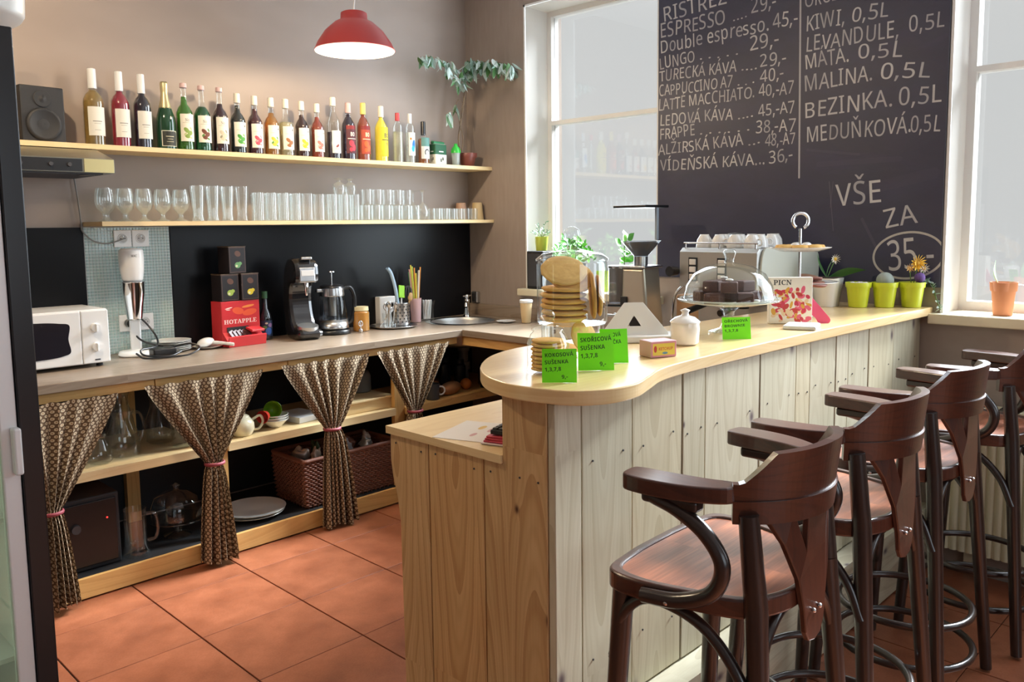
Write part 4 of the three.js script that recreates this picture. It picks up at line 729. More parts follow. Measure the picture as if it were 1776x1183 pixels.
{
  const red = phy(lin(0.55, 0.03, 0.035), 0.35), o = thing('tea_dispenser', 'red cardboard dispenser box printed HOT APPLE', 'box', [-1.765, WT, 0.135], 0.05);
  const face = canvasTex(256, 192, (c, w, h) => { c.fillStyle = '#c0262c'; c.fillRect(0, 0, w, h); blob(c, '#d9542e', [[110, 70, 40, 26, 0.3], [190, 86, 50, 24, -0.2]]); blob(c, '#e08a3a', [[180, 40, 44, 9, -0.15]]); blob(c, '#e9e0d4', [[46, 46, 26, 4, -0.2], [42, 58, 16, 3]]); c.fillStyle = '#ecd9d0'; c.font = 'bold 44px serif'; c.save(); c.translate(10, 164); c.scale(0.92, 1); c.fillText('HOTAPPLE', 0, 0); c.restore(); });
  part('carton', box(0.215, 0.226, 0.1, 0.002), red, o, [0, 0.113, 0]);
  part('printed_face', new THREE.PlaneGeometry(0.208, 0.13).translate(0, 0.158, 0.0507), std(0xffffff, 0.35, { map: face }), o);
  const tray = [[0, 0], [0.055, 0], [0.064, 0.05], [0.058, 0.054], [0.045, 0.03], [0, 0.07]]; const g = extrude(tray, 0.21, 0.001); g.rotateY(-Math.PI / 2); g.translate(0.105, 0, 0.05); part('tray', g, red, o);
  part('opening', box(0.12, 0.05, 0.004), M.blackMat, o, [-0.02, 0.07, 0.0505]);
  for (let i = 0; i < 5; i++) part('sachet', at(box(0.03, 0.055, 0.004, 0.001), -0.06 + i * 0.022, 0.055, 0.072, -0.5, 0.2, 0.4), std(lin(0.09, 0.03, 0.03), 0.4), o);
  part('flap', at(box(0.085, 0.012, 0.05, 0.002), 0.06, 0.078, 0.08, 0.3, 0.2, -0.1), red, o);
  const art = (f) => canvasTex(96, 128, (c, w, h) => { c.fillStyle = '#17100f'; c.fillRect(0, 0, w, h); c.strokeStyle = '#54382c'; c.lineWidth = 3; c.strokeRect(4, 4, w - 8, h - 8); blob(c, '#5a3a2c', [[50, 34, 18, 14, 0.4]]); blob(c, f, [[48, 90, 17, 15], [62, 82, 11, 9]]); blob(c, '#c9c39c', [[42, 94, 7, 6]]); });
  const sb = (lab, x, y, z, f, ry) => { const b = thing('tea_box', lab, 'box', [x, y, z], ry); part('carton', box(0.1, 0.138, 0.095, 0.003), std(lin(0.014, 0.009, 0.009), 0.35), b, [0, 0.069, 0]); part('printed_face', new THREE.PlaneGeometry(0.096, 0.132).translate(0, 0.069, 0.0482), std(0xffffff, 0.35, { map: art(f) }), b); part('lid_edge', box(0.102, 0.006, 0.097, 0.002), std(lin(0.08, 0.05, 0.03), 0.4), b, [0, 0.141 - 0.006, 0]); };
  sb('dark tea box with pale green fruit picture on the red dispenser', -1.815, WT + 0.2265, 0.135, '#8fa544', 0.05);
  sb('dark tea box with yellow flower picture on the red dispenser', -1.708, WT + 0.2265, 0.14, '#c9b021', 0.05);
  sb('dark tea box on top of the two other tea boxes', -1.772, WT + 0.2265 + 0.1385, 0.135, '#5f8f5a', 0.12);
}
{
  const o = thing('sauce_bottle', 'dark bottle with colourful label and green cap on worktop', 'bottle', [-1.575, WT, 0.09]);
  part('glass', lathe([[0.0005, 0], [0.032, 0], [0.035, 0.006], [0.035, 0.11], [0.028, 0.14], [0.016, 0.165], [0.014, 0.22], [0.0005, 0.22]], 26), phy(lin(0.012, 0.015, 0.02), 0.08, { clearcoat: 1 }), o);
  part('cap', cyl(0.016, 0.016, 0.036), std(lin(0.04, 0.13, 0.06), 0.4), o, [0, 0.238, 0]);
  part('label', new THREE.CylinderGeometry(0.0355, 0.0355, 0.085, 26, 1, true, -1.2, 2.3).translate(0, 0.06, 0), std(0xffffff, 0.4, { side: THREE.DoubleSide, map: canvasTex(96, 96, (c, w, h) => { c.fillStyle = '#23304a'; c.fillRect(0, 0, w, h); blob(c, '#3a62a8', [[50, 64, 22, 22]]); blob(c, '#8a6a94', [[62, 28, 16, 12]]); blob(c, '#5a8a4c', [[24, 40, 14, 10]]); blob(c, '#d8c8b0', [[36, 16, 10, 6]]); }) }), o);
}
{
  const o = thing('capsule_coffee_machine', 'black curved capsule coffee machine with silver head', 'coffee machine', [-1.415, WT + 0.002, 0.21], -0.2);
  const bodyShape = smoothOutline([[-0.1, 0.004], [0.1, 0.004], [0.118, 0.03], [0.1, 0.052], [0.03, 0.06], [-0.02, 0.13], [-0.035, 0.22], [-0.01, 0.285], [0.07, 0.3], [0.085, 0.34], [0.07, 0.4], [0.01, 0.43], [-0.06, 0.42], [-0.11, 0.35], [-0.128, 0.24], [-0.125, 0.1]], 90).map(p => [p[0], p[1]]);
  const g = extrude(bodyShape, 0.135, 0.022); g.rotateY(-Math.PI / 2); g.translate(0.0675, 0, 0); part('body', g, phy(lin(0.014, 0.014, 0.016), 0.16, { clearcoat: 1, clearcoatRoughness: 0.04 }), o);
  part('head_cover', at(box(0.09, 0.082, 0.02, 0.009), 0, 0.342, 0.077, -0.08), M.steel, o);
  part('head_plate', at(box(0.07, 0.03, 0.004, 0.0015), 0, 0.352, 0.088, -0.08), std(lin(0.74, 0.74, 0.74), 0.3), o);
  part('lever', at(box(0.06, 0.016, 0.11, 0.006), 0, 0.416, 0.03, -0.28), M.steel, o);
  part('spout', lathe([[0.0005, 0.23], [0.006, 0.232], [0.009, 0.26], [0.014, 0.3], [0.0005, 0.3]], 16).translate(0, 0, 0.06), M.chrome, o);
  part('drip_tray', at(cyl(0.055, 0.055, 0.02, 32), 0, 0.062, 0.06, 0.16), M.steelSatin, o);
}
{
  const o = thing('electric_kettle', 'black and steel electric tea kettle with clear glass body', 'kettle', [-1.205, WT, 0.17], -0.15);
  part('power_base', lathe([[0.0005, 0], [0.096, 0], [0.1, 0.006], [0.098, 0.022], [0.085, 0.028], [0.0005, 0.028]], 36), M.black, o);
  part('steel_band', lathe([[0.0005, 0.03], [0.088, 0.03], [0.089, 0.036], [0.086, 0.082], [0.0005, 0.082]], 36), M.steel, o);
  part('glass_body', lathe([[0.085, 0.082], [0.083, 0.1], [0.074, 0.19], [0.068, 0.215]], 36), phy(lin(0.75, 0.78, 0.82), 0.03, { transmission: 1, thickness: 0, side: THREE.DoubleSide }), o);
  part('collar', lathe([[0.069, 0.212], [0.071, 0.216], [0.067, 0.256], [0.0655, 0.258]], 36), M.steel, o);
  part('lid', lathe([[0.067, 0.257], [0.066, 0.268], [0.04, 0.276], [0.0005, 0.278]], 32), M.black, o);
  part('plunger', merge([rod([0, 0.276, 0], [0, 0.345, 0], 0.004), at(cyl(0.02, 0.018, 0.006, 20), 0, 0.347, 0)]), M.steel, o);
  part('infuser', lathe([[0.0005, 0.1], [0.024, 0.1], [0.026, 0.2], [0.024, 0.255]], 24), std(lin(0.35, 0.34, 0.3), 0.3, { metalness: 0.8 }), o);
  part('handle', tube([[0.06, 0.25, 0], [0.11, 0.252, 0.0], [0.135, 0.2, 0.0], [0.132, 0.12, 0], [0.115, 0.06, 0], [0.08, 0.045, 0]], 0.012, 30, 10), M.black, o);
  part('pouring_lip', at(box(0.035, 0.02, 0.03, 0.006), -0.078, 0.245, 0), M.steel, o);
}
{
  const h = thing('honey_jar', 'honey jar with cream lid on worktop by the kettle', 'jar', [-1.035, WT, 0.2]);
  part('glass', lathe([[0.0005, 0], [0.044, 0], [0.047, 0.005], [0.047, 0.105], [0.04, 0.118], [0.0005, 0.118]], 28), phy(lin(0.62, 0.3, 0.07), 0.12, { clearcoat: 1, transmission: 0.25, thickness: 0 }), h);
  part('lid', cyl(0.044, 0.043, 0.022), phy(lin(0.75, 0.65, 0.38), 0.35), h, [0, 0.129, 0]);
  const st = thing('spoon_stand', 'small wire stand with hanging spoons beside honey jar', 'stand', [-1.085, WT, 0.265]); part('wire', merge([rod([0, 0, 0], [0, 0.07, 0], 0.004), at(tor(0.014, 0.003), 0, 0.05, 0), at(sph(0.012), 0, 0.012, 0)]), M.chrome, st);
  const tr = thing('round_tray', 'round steel tray holding cutlery pots', 'tray', [-0.805, WT, 0.2]); part('plate', lathe([[0.0005, 0.004], [0.128, 0], [0.14, 0.008], [0.142, 0.012], [0.139, 0.012], [0.127, 0.005], [0.0005, 0.006]], 44), M.steel, tr);
  const P = WT + 0.0062;
  const pf = thing('utensil_pot', 'perforated steel utensil pot with brush, spatula and whisk', 'utensil pot', [-0.74, P, 0.185]);
  part('pot', lathe([[0.0005, 0.001], [0.054, 0], [0.056, 0.004], [0.056, 0.13], [0.058, 0.133], [0.054, 0.133], [0.053, 0.005], [0.0005, 0.005]], 32), M.steel, pf);
  const holes = []; for (let r = 0; r < 6; r++) for (let i = 0; i < 14; i++) { const a = (i + (r % 2) * 0.5) / 14 * 6.283; holes.push(at(cyl(0.0045, 0.0045, 0.002, 8), 0, 0, 0, Math.PI / 2).applyMatrix4(new THREE.Matrix4().makeRotationY(a).multiply(new THREE.Matrix4().makeTranslation(0, 0.022 + r * 0.018, 0.0557)))); }
  part('perforation', merge(holes), M.blackMat, pf).userData = { kind: 'stuff' };
  const u = (n, lab, geo, m) => { const q = single(n, lab, 'utensil', geo, m, [-0.74, P, 0.185]); return q; };
  u('bottle_brush', 'pale blue curved brush handle standing in utensil pot', tube([[0, 0.01, 0], [-0.025, 0.13, 0.01], [-0.04, 0.22, 0.01], [-0.068, 0.31, 0.01], [-0.095, 0.345, 0.01]], 0.011, 30, 10), phy(lin(0.4, 0.55, 0.7), 0.3));
  const sp = thing('spatula', 'lime green spatula standing in the utensil pot', 'utensil', [-0.74, P, 0.185]); part('shaft', rod([-0.0, 0.01, 0.01], [0.0, 0.17, 0.015], 0.005), M.plastic, sp); part('blade', at(box(0.05, 0.075, 0.008, 0.004), 0.002, 0.2, 0.016, -0.1, 0.2, -0.1), phy(lin(0.28, 0.62, 0.03), 0.35), sp);
  const wh = thing('whisk', 'dark balloon whisk standing in the utensil pot', 'utensil', [-0.705, P, 0.19]); part('shaft', rod([0, 0.01, 0], [0.012, 0.11, 0], 0.006), M.blackMat, wh);
  for (let i = 0; i < 5; i++) { const a = i / 5 * Math.PI, c = Math.cos(a) * 0.028, s = Math.sin(a) * 0.028; part('wire', tube([[0.012, 0.11, 0], [0.014 + c, 0.17, s], [0.02 + c * 0.8, 0.215, s * 0.8], [0.024, 0.23, 0], [0.02 - c * 0.8, 0.215, -s * 0.8], [0.014 - c, 0.17, -s], [0.012, 0.11, 0]], 0.0022, 30, 5), M.darkGrey, wh); }
  u('wooden_spoon', 'wooden spoon leaning in the utensil pot', merge([rod([0.02, 0.01, 0.02], [0.052, 0.16, 0.03], 0.005), at(sph(0.018, 14, 10), 0.055, 0.165, 0.031, 0, 0, -0.2, [1, 1.5, 0.5])]), std(lin(0.5, 0.3, 0.12), 0.6));
  const cg = thing('cutlery_glass', 'ribbed glass full of teaspoons on the tray', 'glass', [-0.855, P, 0.235]); part('glass', lathe([[0.0005, 0.003], [0.04, 0], [0.042, 0.004], [0.045, 0.082], [0.046, 0.084]], 24), M.glass, cg);
  const spoonG = merge([rod([0, 0, 0], [0, 0.11, 0], 0.0026, 0.003, 8), at(sph(0.014, 12, 8), 0, 0.128, 0, 0, 0, 0, [0.8, 1.4, 0.3])]);
  for (let i = 0; i < 9; i++) single('teaspoon', 'steel teaspoon standing in the ribbed cutlery glass', 'spoon', spoonG, M.steel, [-0.855 + 0.018 * Math.cos(i * 1.3), P + 0.005, 0.235 + 0.018 * Math.sin(i * 1.3)], [rr(-0.2, 0.2), rr(0, 3), rr(-0.22, 0.22)], 'teaspoons in the cutlery glass');
  for (let i = 0; i < 3; i++) single('teaspoon', 'steel teaspoon lying loose on the round tray', 'spoon', spoonG, M.steel, [-0.92 + i * 0.012, P + 0.004 + i * 0.016, 0.22 + i * 0.004], [0.25, 0.3, -0.75 - i * 0.1], 'loose teaspoons on the tray');
  const nb = thing('napkin_box', 'white box with round hole behind the cutlery', 'box', [-0.74, WT, 0.04]); part('casing', box(0.12, 0.17, 0.05, 0.006), M.plastic, nb, [0, 0.085, 0]); part('hole_ring', at(tor(0.024, 0.003), -0.01, 0.11, 0.025), M.steel, nb);
  const pk = thing('straw_tumbler', 'pink tumbler filled with coloured drinking straws', 'tumbler', [-0.56, WT, 0.11]); part('cup', lathe([[0.0005, 0.002], [0.029, 0], [0.031, 0.004], [0.036, 0.15], [0.034, 0.15], [0.028, 0.006], [0.0005, 0.006]], 24), phy(lin(0.62, 0.4, 0.4), 0.4), pk);
  const sc = [['red', lin(0.6, 0.1, 0.05)], ['orange', lin(0.75, 0.3, 0.06)], ['white', lin(0.75, 0.74, 0.7)], ['yellow', lin(0.8, 0.65, 0.08)], ['yellow green', lin(0.5, 0.6, 0.1)], ['pink', lin(0.72, 0.42, 0.42)], ['green', lin(0.15, 0.45, 0.2)], ['yellow', lin(0.8, 0.65, 0.08)], ['orange', lin(0.75, 0.3, 0.06)], ['white', lin(0.75, 0.74, 0.7)]];
  sc.forEach(([n, c], i) => { const a = i / 10 * 6.283, q = 0.02; single('drinking_straw', `${n} drinking straw standing in the pink tumbler`, 'straw', rod([q * 0.5 * Math.cos(a), 0.008, q * 0.5 * Math.sin(a)], [q * Math.cos(a) * 2.2 + 0.02 * (i / 10 - 0.5), 0.3 + 0.06 * ((i * 7 % 10) / 10), q * Math.sin(a) * 1.6], 0.0044, 0.0044, 8), phy(c, 0.4), [-0.56, WT, 0.11], undefined, n + ' straws in the tumbler'); });
  const sg = thing('sugar_glass', 'clear glass packed with white sugar sticks', 'glass', [-0.455, WT, 0.095]); part('glass', lathe([[0.0005, 0.006], [0.036, 0], [0.039, 0.004], [0.042, 0.09], [0.053, 0.128]], 28), M.glass, sg);
  const st2 = box(0.009, 0.12, 0.006, 0.002, 1); for (let i = 0; i < 16; i++) { const a = i * 2.4, q = 0.007 * Math.sqrt(i + 0.5); part('sugar_stick', st2, M.plastic, sg, [q * Math.cos(a), 0.07, q * Math.sin(a)], [q * Math.sin(a) * 6, a, -q * Math.cos(a) * 6]); }
}
{
  const o = thing('dessert_cup', 'tan cone shaped cup with white rim on the sink worktop', 'cup', [-0.165, WT, 0.68]); part('cup', lathe([[0.0005, 0], [0.026, 0], [0.028, 0.004], [0.037, 0.125], [0.0005, 0.125]], 28), std(lin(0.62, 0.46, 0.25), 0.6), o); part('rim', lathe([[0.036, 0.122], [0.041, 0.126], [0.041, 0.138], [0.036, 0.142], [0.0005, 0.142]], 28), M.plastic, o);
  single('small_saucer', 'small white saucer lying on worktop near the sink', 'saucer', lathe([[0.0005, 0.002], [0.035, 0], [0.06, 0.008], [0.061, 0.01], [0.035, 0.004], [0.0005, 0.005]], 32), M.porcelain, [-0.22, WT, 0.56]);
}
// coffee grinder
{
  const o = thing('coffee_grinder', 'steel coffee grinder with clear hopper in front of window', 'grinder', [-0.36, WT, 1.655]);
  const body = extrude([[-0.075, 0], [0.11, 0], [0.1, 0.1], [0.075, 0.37], [-0.055, 0.37], [-0.06, 0.12]], 0.14, 0.012); body.rotateY(-Math.PI / 2); body.translate(0.07, 0, 0); part('body', body, std(lin(0.62, 0.57, 0.47), 0.35, { metalness: 0.85 }), o);
  part('top_plate', box(0.16, 0.012, 0.16, 0.004), M.steel, o, [0, 0.377, 0.01]);
  part('collar', cyl(0.035, 0.035, 0.045), M.steel, o, [0, 0.405, 0.01]);
  part('hopper', at(lathe([[0.035, 0.427], [0.04, 0.435], [0.095, 0.5], [0.1, 0.505]], 32), 0, 0, 0.01), phy(lin(0.5, 0.52, 0.54), 0.08, { transmission: 0.8, thickness: 0, side: THREE.DoubleSide }), o);
  part('beans', at(lathe([[0.0005, 0.43], [0.035, 0.43], [0.088, 0.494], [0.06, 0.503], [0.0005, 0.505]], 28), 0, 0, 0.01), std(lin(0.035, 0.03, 0.028), 0.6), o);
  part('hopper_rim', merge([at(box(0.018, 0.16, 0.014, 0.003), 0.0, 0.59, 0.105)]), phy(lin(0.35, 0.42, 0.48), 0.25), o);
  part('hopper_lid', at(box(0.2, 0.014, 0.2, 0.005), 0, 0.676, 0.01), M.black, o);
  part('doser', at(cyl(0.062, 0.062, 0.18, 30), 0, 0.275, -0.115), phy(lin(0.3, 0.3, 0.31), 0.08, { transmission: 0.6, thickness: 0, side: THREE.DoubleSide }), o);
  part('doser_cap', at(cyl(0.066, 0.066, 0.012, 30), 0, 0.372, -0.115), M.steel, o);
  part('doser_core', at(cyl(0.02, 0.026, 0.17, 20), 0, 0.275, -0.115), std(lin(0.1, 0.05, 0.035), 0.5), o);
  part('doser_lever', merge([rod([0, 0.17, -0.115], [-0.12, 0.18, -0.15], 0.006), at(box(0.03, 0.03, 0.05, 0.006), -0.125, 0.182, -0.152)]), M.black, o);
  part('fork', merge([at(box(0.012, 0.012, 0.12), -0.03, 0.12, -0.12), at(box(0.012, 0.012, 0.12), 0.03, 0.12, -0.12)]), M.steel, o).userData.label = 'two pronged steel fork';
  part('switch_knob', at(cyl(0.034, 0.03, 0.02, 24), -0.076, 0.1, 0.03, 0, 0, Math.PI / 2), M.black, o);
  part('side_latch', at(box(0.012, 0.055, 0.04, 0.004), -0.073, 0.2, -0.04), M.black, o);
}
// espresso machine with cups
{
  const o = thing('espresso_machine', 'wide steel espresso machine with rocker buttons, cups on top', 'coffee machine', [-0.287, WT, 2.2205], -0.12);
  const steel = std(lin(0.5, 0.5, 0.48), 0.38, { metalness: 0.75 }), sideM = phy(lin(0.52, 0.54, 0.48), 0.35);
  const prof = [[0.19, 0.02], [0.225, 0.06], [0.225, 0.43], [0.19, 0.47], [-0.22, 0.478], [-0.24, 0.46], [-0.24, 0.3], [-0.1, 0.28], [-0.1, 0.1], [-0.24, 0.09], [-0.24, 0.02]];
  const g = extrude(prof.map(p => [p[0], p[1]]), 0.42, 0.004); g.translate(0, 0, -0.21); part('body', g, steel, o);
  const sp = extrude(smoothOutline([[0.215, 0.03], [0.222, 0.3], [0.215, 0.45], [0.16, 0.472], [-0.05, 0.476], [-0.2, 0.472], [-0.205, 0.3], [-0.09, 0.27], [-0.09, 0.11], [-0.2, 0.085], [-0.2, 0.03]], 80), 0.012, 0.003); sp.translate(0, 0, 0.21); part('side_panel', sp, sideM, o);
  for (const z of [-0.13, 0.03]) { part('button_plate', at(box(0.004, 0.11, 0.05, 0.001), -0.2415, 0.38, z), M.black, o); for (let i = 0; i < 3; i++) part('rocker_button', at(box(0.008, 0.026, 0.036, 0.003), -0.244, 0.414 - i * 0.034, z), M.plastic, o); }
  part('steam_knob', merge([at(cyl(0.02, 0.024, 0.05, 16), -0.268, 0.37, -0.225, 0, 0, Math.PI / 2)]), M.black, o);
  part('steam_pipe', tube([[-0.23, 0.3, -0.2], [-0.26, 0.25, -0.22], [-0.27, 0.12, -0.23]], 0.006, 16, 8), M.chrome, o);
  for (const z of [-0.08, 0.09]) { const gh = part('group_head', at(cyl(0.034, 0.034, 0.05, 24), -0.17, 0.26, z), M.chrome, o); part('portafilter', merge([at(cyl(0.03, 0.034, 0.03, 24), -0.17, 0.225, z), rod([-0.19, 0.225, z], [-0.33, 0.2, z], 0.012, 0.015)]), M.black, gh); }
  part('drip_grid', merge([...Array(9)].map((_, i) => at(box(0.12, 0.004, 0.006), -0.17, 0.096, -0.17 + i * 0.042))), M.steel, o);
  for (const [x, z] of [[-0.2, -0.18], [-0.2, 0.18], [0.17, -0.18], [0.17, 0.18]]) part('foot', cyl(0.02, 0.02, 0.021, 12), M.blackMat, o, [x, 0.0105, z]);
  part('cup_rail', tube([[-0.22, 0.5, -0.2], [-0.22, 0.5, 0.2]], 0.004, 4, 6), M.chrome, o); for (const z of [-0.19, 0, 0.19]) part('rail_post', rod([-0.22, 0.472, z], [-0.22, 0.5, z], 0.004), M.chrome, o);
  const cupG = lathe([[0.037, 0], [0.038, 0.004], [0.034, 0.035], [0.022, 0.055], [0.021, 0.06], [0.0005, 0.058]], 24);
  const tw = (x, z) => { const c = Math.cos(-0.12), s = Math.sin(-0.12); return [-0.287 + c * x + s * z, 2.2205 - s * x + c * z]; };
  let n = 0; for (const [x, z, y] of [[-0.16, -0.13, 0], [-0.16, -0.045, 0], [-0.16, 0.04, 0], [-0.07, -0.09, 0], [-0.07, 0.0, 0], [-0.16, 0.13, 0], [-0.06, 0.1, 0], [0.03, 0.1, 0], [0.02, 0.0, 0], [0.11, 0.06, 0]]) { const [wx, wz] = tw(x, z); const q = thing('coffee_cup', 'upturned white coffee cup on top of the espresso machine', 'cup', [wx, WT + 0.4785, wz], n++ * 0.9, 'cups on the espresso machine'); part('cup', cupG, M.porcelain, q); part('handle', at(tor(0.014, 0.004, 8, 16), 0.04, 0.025, 0), M.porcelain, q); }
  const [bx, bz] = tw(0.03, -0.1); const bl = thing('milk_jug', 'upturned grey steel bowl among cups on espresso machine', 'bowl', [bx, WT + 0.4785, bz]); part('bowl', lathe([[0.075, 0], [0.076, 0.004], [0.06, 0.045], [0.03, 0.062], [0.0005, 0.065]], 28), M.steelSatin, bl);
}
{
  const o = thing('undercounter_fridge', 'white appliance standing under the sink side worktop', 'appliance', [-0.32, 0.008, 1.36]);
  part('casing', box(0.5, 0.8, 0.58, 0.006), M.plastic, o, [0.02, 0.4, 0]); part('door', box(0.03, 0.76, 0.57, 0.008), M.plastic, o, [-0.247, 0.395, 0]); part('handle', box(0.02, 0.03, 0.3, 0.006), M.steelSatin, o, [-0.27, 0.72, 0]);
}
// small things between grinder and bar
single('red_tin', 'small red tea tin on the worktop before the grinder', 'tin', box(0.07, 0.1, 0.05, 0.005), phy(lin(0.6, 0.04, 0.03), 0.35), [-0.52, WT + 0.05, 1.83]);
single('green_tin', 'dark green tin on the worktop beside red tin', 'tin', box(0.06, 0.09, 0.06, 0.006), phy(lin(0.02, 0.09, 0.04), 0.35), [-0.47, WT + 0.045, 1.92]);
single('paper_bag', 'brown paper bag standing between grinder and espresso machine', 'bag', box(0.09, 0.24, 0.14, 0.012), std(lin(0.5, 0.3, 0.16), 0.8), [-0.25, WT + 0.12, 1.9]);
{
  const o = thing('knock_box', 'light grey knock box with slots on worktop by grinder', 'box', [-0.5, WT, 1.3]); part('casing', box(0.14, 0.13, 0.16, 0.01), std(lin(0.62, 0.62, 0.58), 0.4), o, [0, 0.065, 0]); part('bar', rod([-0.06, 0.135, 0], [0.06, 0.135, 0], 0.012), M.blackMat, o); for (let i = 0; i < 3; i++) part('slot', box(0.004, 0.02, 0.012), M.blackMat, o, [-0.0705, 0.035 + i * 0.03, -0.03]);
}
// ---------- under the worktop ----------
const S1 = 0.5255, S0 = 0.0905;
{
  const jug = (lab, x, y, z, h, r, ry) => { const o = thing('glass_jug', lab, 'jug', [x, y, z], ry); part('body', lathe([[0.0005, 0.006], [r * 0.8, 0], [r, 0.012], [r * 1.05, h * 0.25], [r * 0.95, h * 0.5], [r * 0.62, h * 0.78], [r * 0.6, h * 0.88], [r * 0.75, h]], 28), M.glass, o); part('handle', tube([[r * 0.6, h * 0.9, 0], [r * 1.3, h * 0.86, 0], [r * 1.6, h * 0.6, 0], [r * 1.4, h * 0.3, 0], [r * 1.0, h * 0.22, 0]], 0.006, 24, 8), M.glass, o); return o; };
  jug('round glass jug on the shelf behind the first curtain gap', -2.47, S1, 0.44, 0.2, 0.068, 0.3);
  jug('small glass jug at shelf edge beside the round jug', -2.585, S1, 0.49, 0.13, 0.05, 2.0);
  jug('tall glass jug standing behind the round jug', -2.42, S1, 0.28, 0.25, 0.06, 0.8);
  jug('glass jug at the back of shelf near second curtain', -2.26, S1, 0.33, 0.22, 0.065, 0.2);
  const v = single('glass_vase', 'straight glass vase on shelf beside second curtain', 'vase', lathe([[0.0005, 0.01], [0.045, 0], [0.05, 0.006], [0.053, 0.19], [0.055, 0.193]], 28), M.glass, [-2.215, S1, 0.47]);
  const sf = thing('strong_box', 'black box like device with red light on bottom board', 'device', [-2.69, S0, 0.34]); part('casing', box(0.32, 0.31, 0.36, 0.008), M.blackMat, sf, [0, 0.155, 0]); part('door', box(0.29, 0.27, 0.012, 0.004), M.black, sf, [0, 0.155, 0.183]); part('dial', at(cyl(0.02, 0.018, 0.016, 20), -0.02, 0.19, 0.196, Math.PI / 2), M.darkGrey, sf); part('indicator', at(sph(0.004, 10, 8), 0.105, 0.21, 0.191), std(lin(0.5, 0.02, 0.02), 0.4, { emissive: lin(1, 0.05, 0.04), emissiveIntensity: 1.5 }), sf);
  const mg = thing('beer_mug', 'tall glass beer mug beside the black box', 'mug', [-2.462, S0, 0.5]); part('cup', lathe([[0.0005, 0.02], [0.05, 0], [0.055, 0.004], [0.056, 0.03], [0.047, 0.05], [0.046, 0.2], [0.049, 0.208], [0.045, 0.208], [0.042, 0.055], [0.04, 0.03], [0.0005, 0.026]], 28), M.glass, mg); part('handle', tube([[0.045, 0.18, 0], [0.08, 0.175, 0], [0.09, 0.12, 0], [0.08, 0.07, 0], [0.046, 0.06, 0]], 0.008, 24, 8), M.glass, mg); mg.rotation.y = -0.4;
  const cs = thing('glass_cake_stand', 'clear glass cake stand with dome on bottom board', 'cake stand', [-2.235, S0, 0.4]); part('stand', lathe([[0.0005, 0.004], [0.06, 0], [0.062, 0.006], [0.02, 0.02], [0.014, 0.06], [0.03, 0.075], [0.125, 0.08], [0.128, 0.088], [0.0005, 0.09]], 36), M.glass, cs); part('dome', lathe([[0.11, 0.091], [0.112, 0.14], [0.095, 0.185], [0.05, 0.21], [0.012, 0.215], [0.01, 0.225], [0.02, 0.238], [0.0005, 0.25]], 36), M.glass, cs);
  const pl = lathe([[0.0005, 0.004], [0.085, 0], [0.095, 0.003], [0.155, 0.02], [0.157, 0.024], [0.095, 0.01], [0.0005, 0.009]], 48);
  single('serving_plate', 'lower of two big white plates on bottom board', 'plate', pl, M.porcelain, [-1.86, S0, 0.4], undefined); single('serving_plate', 'upper of two big white plates on bottom board', 'plate', pl, M.porcelain, [-1.855, S0 + 0.013, 0.402], undefined);
  const tp = thing('teapot', 'cream teapot on the shelf between two curtains', 'teapot', [-1.945, S1, 0.5], -0.25); const cr = phy(lin(0.76, 0.7, 0.5), 0.2, { clearcoat: 0.5 });
  part('body', lathe([[0.0005, 0], [0.042, 0], [0.045, 0.004], [0.058, 0.03], [0.055, 0.06], [0.035, 0.088], [0.0005, 0.09]], 32), cr, tp); part('lid', lathe([[0.034, 0.087], [0.034, 0.092], [0.02, 0.1], [0.0005, 0.103]], 24), cr, tp); part('lid_loop', at(tor(0.014, 0.004), 0, 0.112, 0), cr, tp); part('handle', tube([[0.048, 0.07, 0], [0.085, 0.085, 0], [0.098, 0.055, 0], [0.08, 0.025, 0], [0.054, 0.02, 0]], 0.0065, 24, 8), cr, tp); part('spout', tube([[-0.05, 0.03, 0], [-0.085, 0.05, 0], [-0.105, 0.085, 0]], 0.009, 14, 10), cr, tp);
  const bw = lathe([[0.0005, 0.003], [0.026, 0], [0.03, 0.003], [0.064, 0.038], [0.066, 0.041], [0.062, 0.041], [0.028, 0.008], [0.0005, 0.008]], 32); for (let i = 0; i < 3; i++) single('cereal_bowl', ['bottom white bowl of the stack beside teapot', 'middle white bowl of the stack beside teapot', 'top white bowl of the stack, holding green cup'][i], 'bowl', bw, M.porcelain, [-1.755, S1 + i * 0.012, 0.47]);
  const cup = lathe([[0.0005, 0.002], [0.026, 0], [0.032, 0.006], [0.044, 0.055], [0.041, 0.055], [0.03, 0.01], [0.0005, 0.008]], 28);
  single('green_cup', 'bright green cup tipped over in the white bowls', 'cup', cup, phy(lin(0.16, 0.42, 0.02), 0.25), [-1.765, S1 + 0.09, 0.465], [1.25, 0.3, 0.5]);
  single('red_cup', 'small red cup tipped beside the green cup', 'cup', at(cup.clone(), 0, 0, 0, 0, 0, 0, 0.72), phy(lin(0.62, 0.05, 0.03), 0.25), [-1.822, S1 + 0.075, 0.505], [1.3, 0.2, 1.0]);
  const wb = thing('wooden_tray', 'shallow pale wooden tray box on shelf behind third curtain', 'tray', [-1.27, S1, 0.4]); part('box', grainUV(at(box(0.36, 0.055, 0.28, 0.004), 0, 0.0275, 0), 'x'), M.shelfWood, wb); part('lid', grainUV(at(box(0.38, 0.012, 0.3, 0.003), 0, 0.061, 0), 'x', 0.2), M.shelfWood, wb);
  single('paper_stack', 'stack of white paper on shelf between bowls and curtain', 'paper', box(0.16, 0.03, 0.2, 0.003), std(lin(0.72, 0.72, 0.7), 0.7), [-1.58, S1 + 0.015, 0.4], [0, 0.15, 0]);
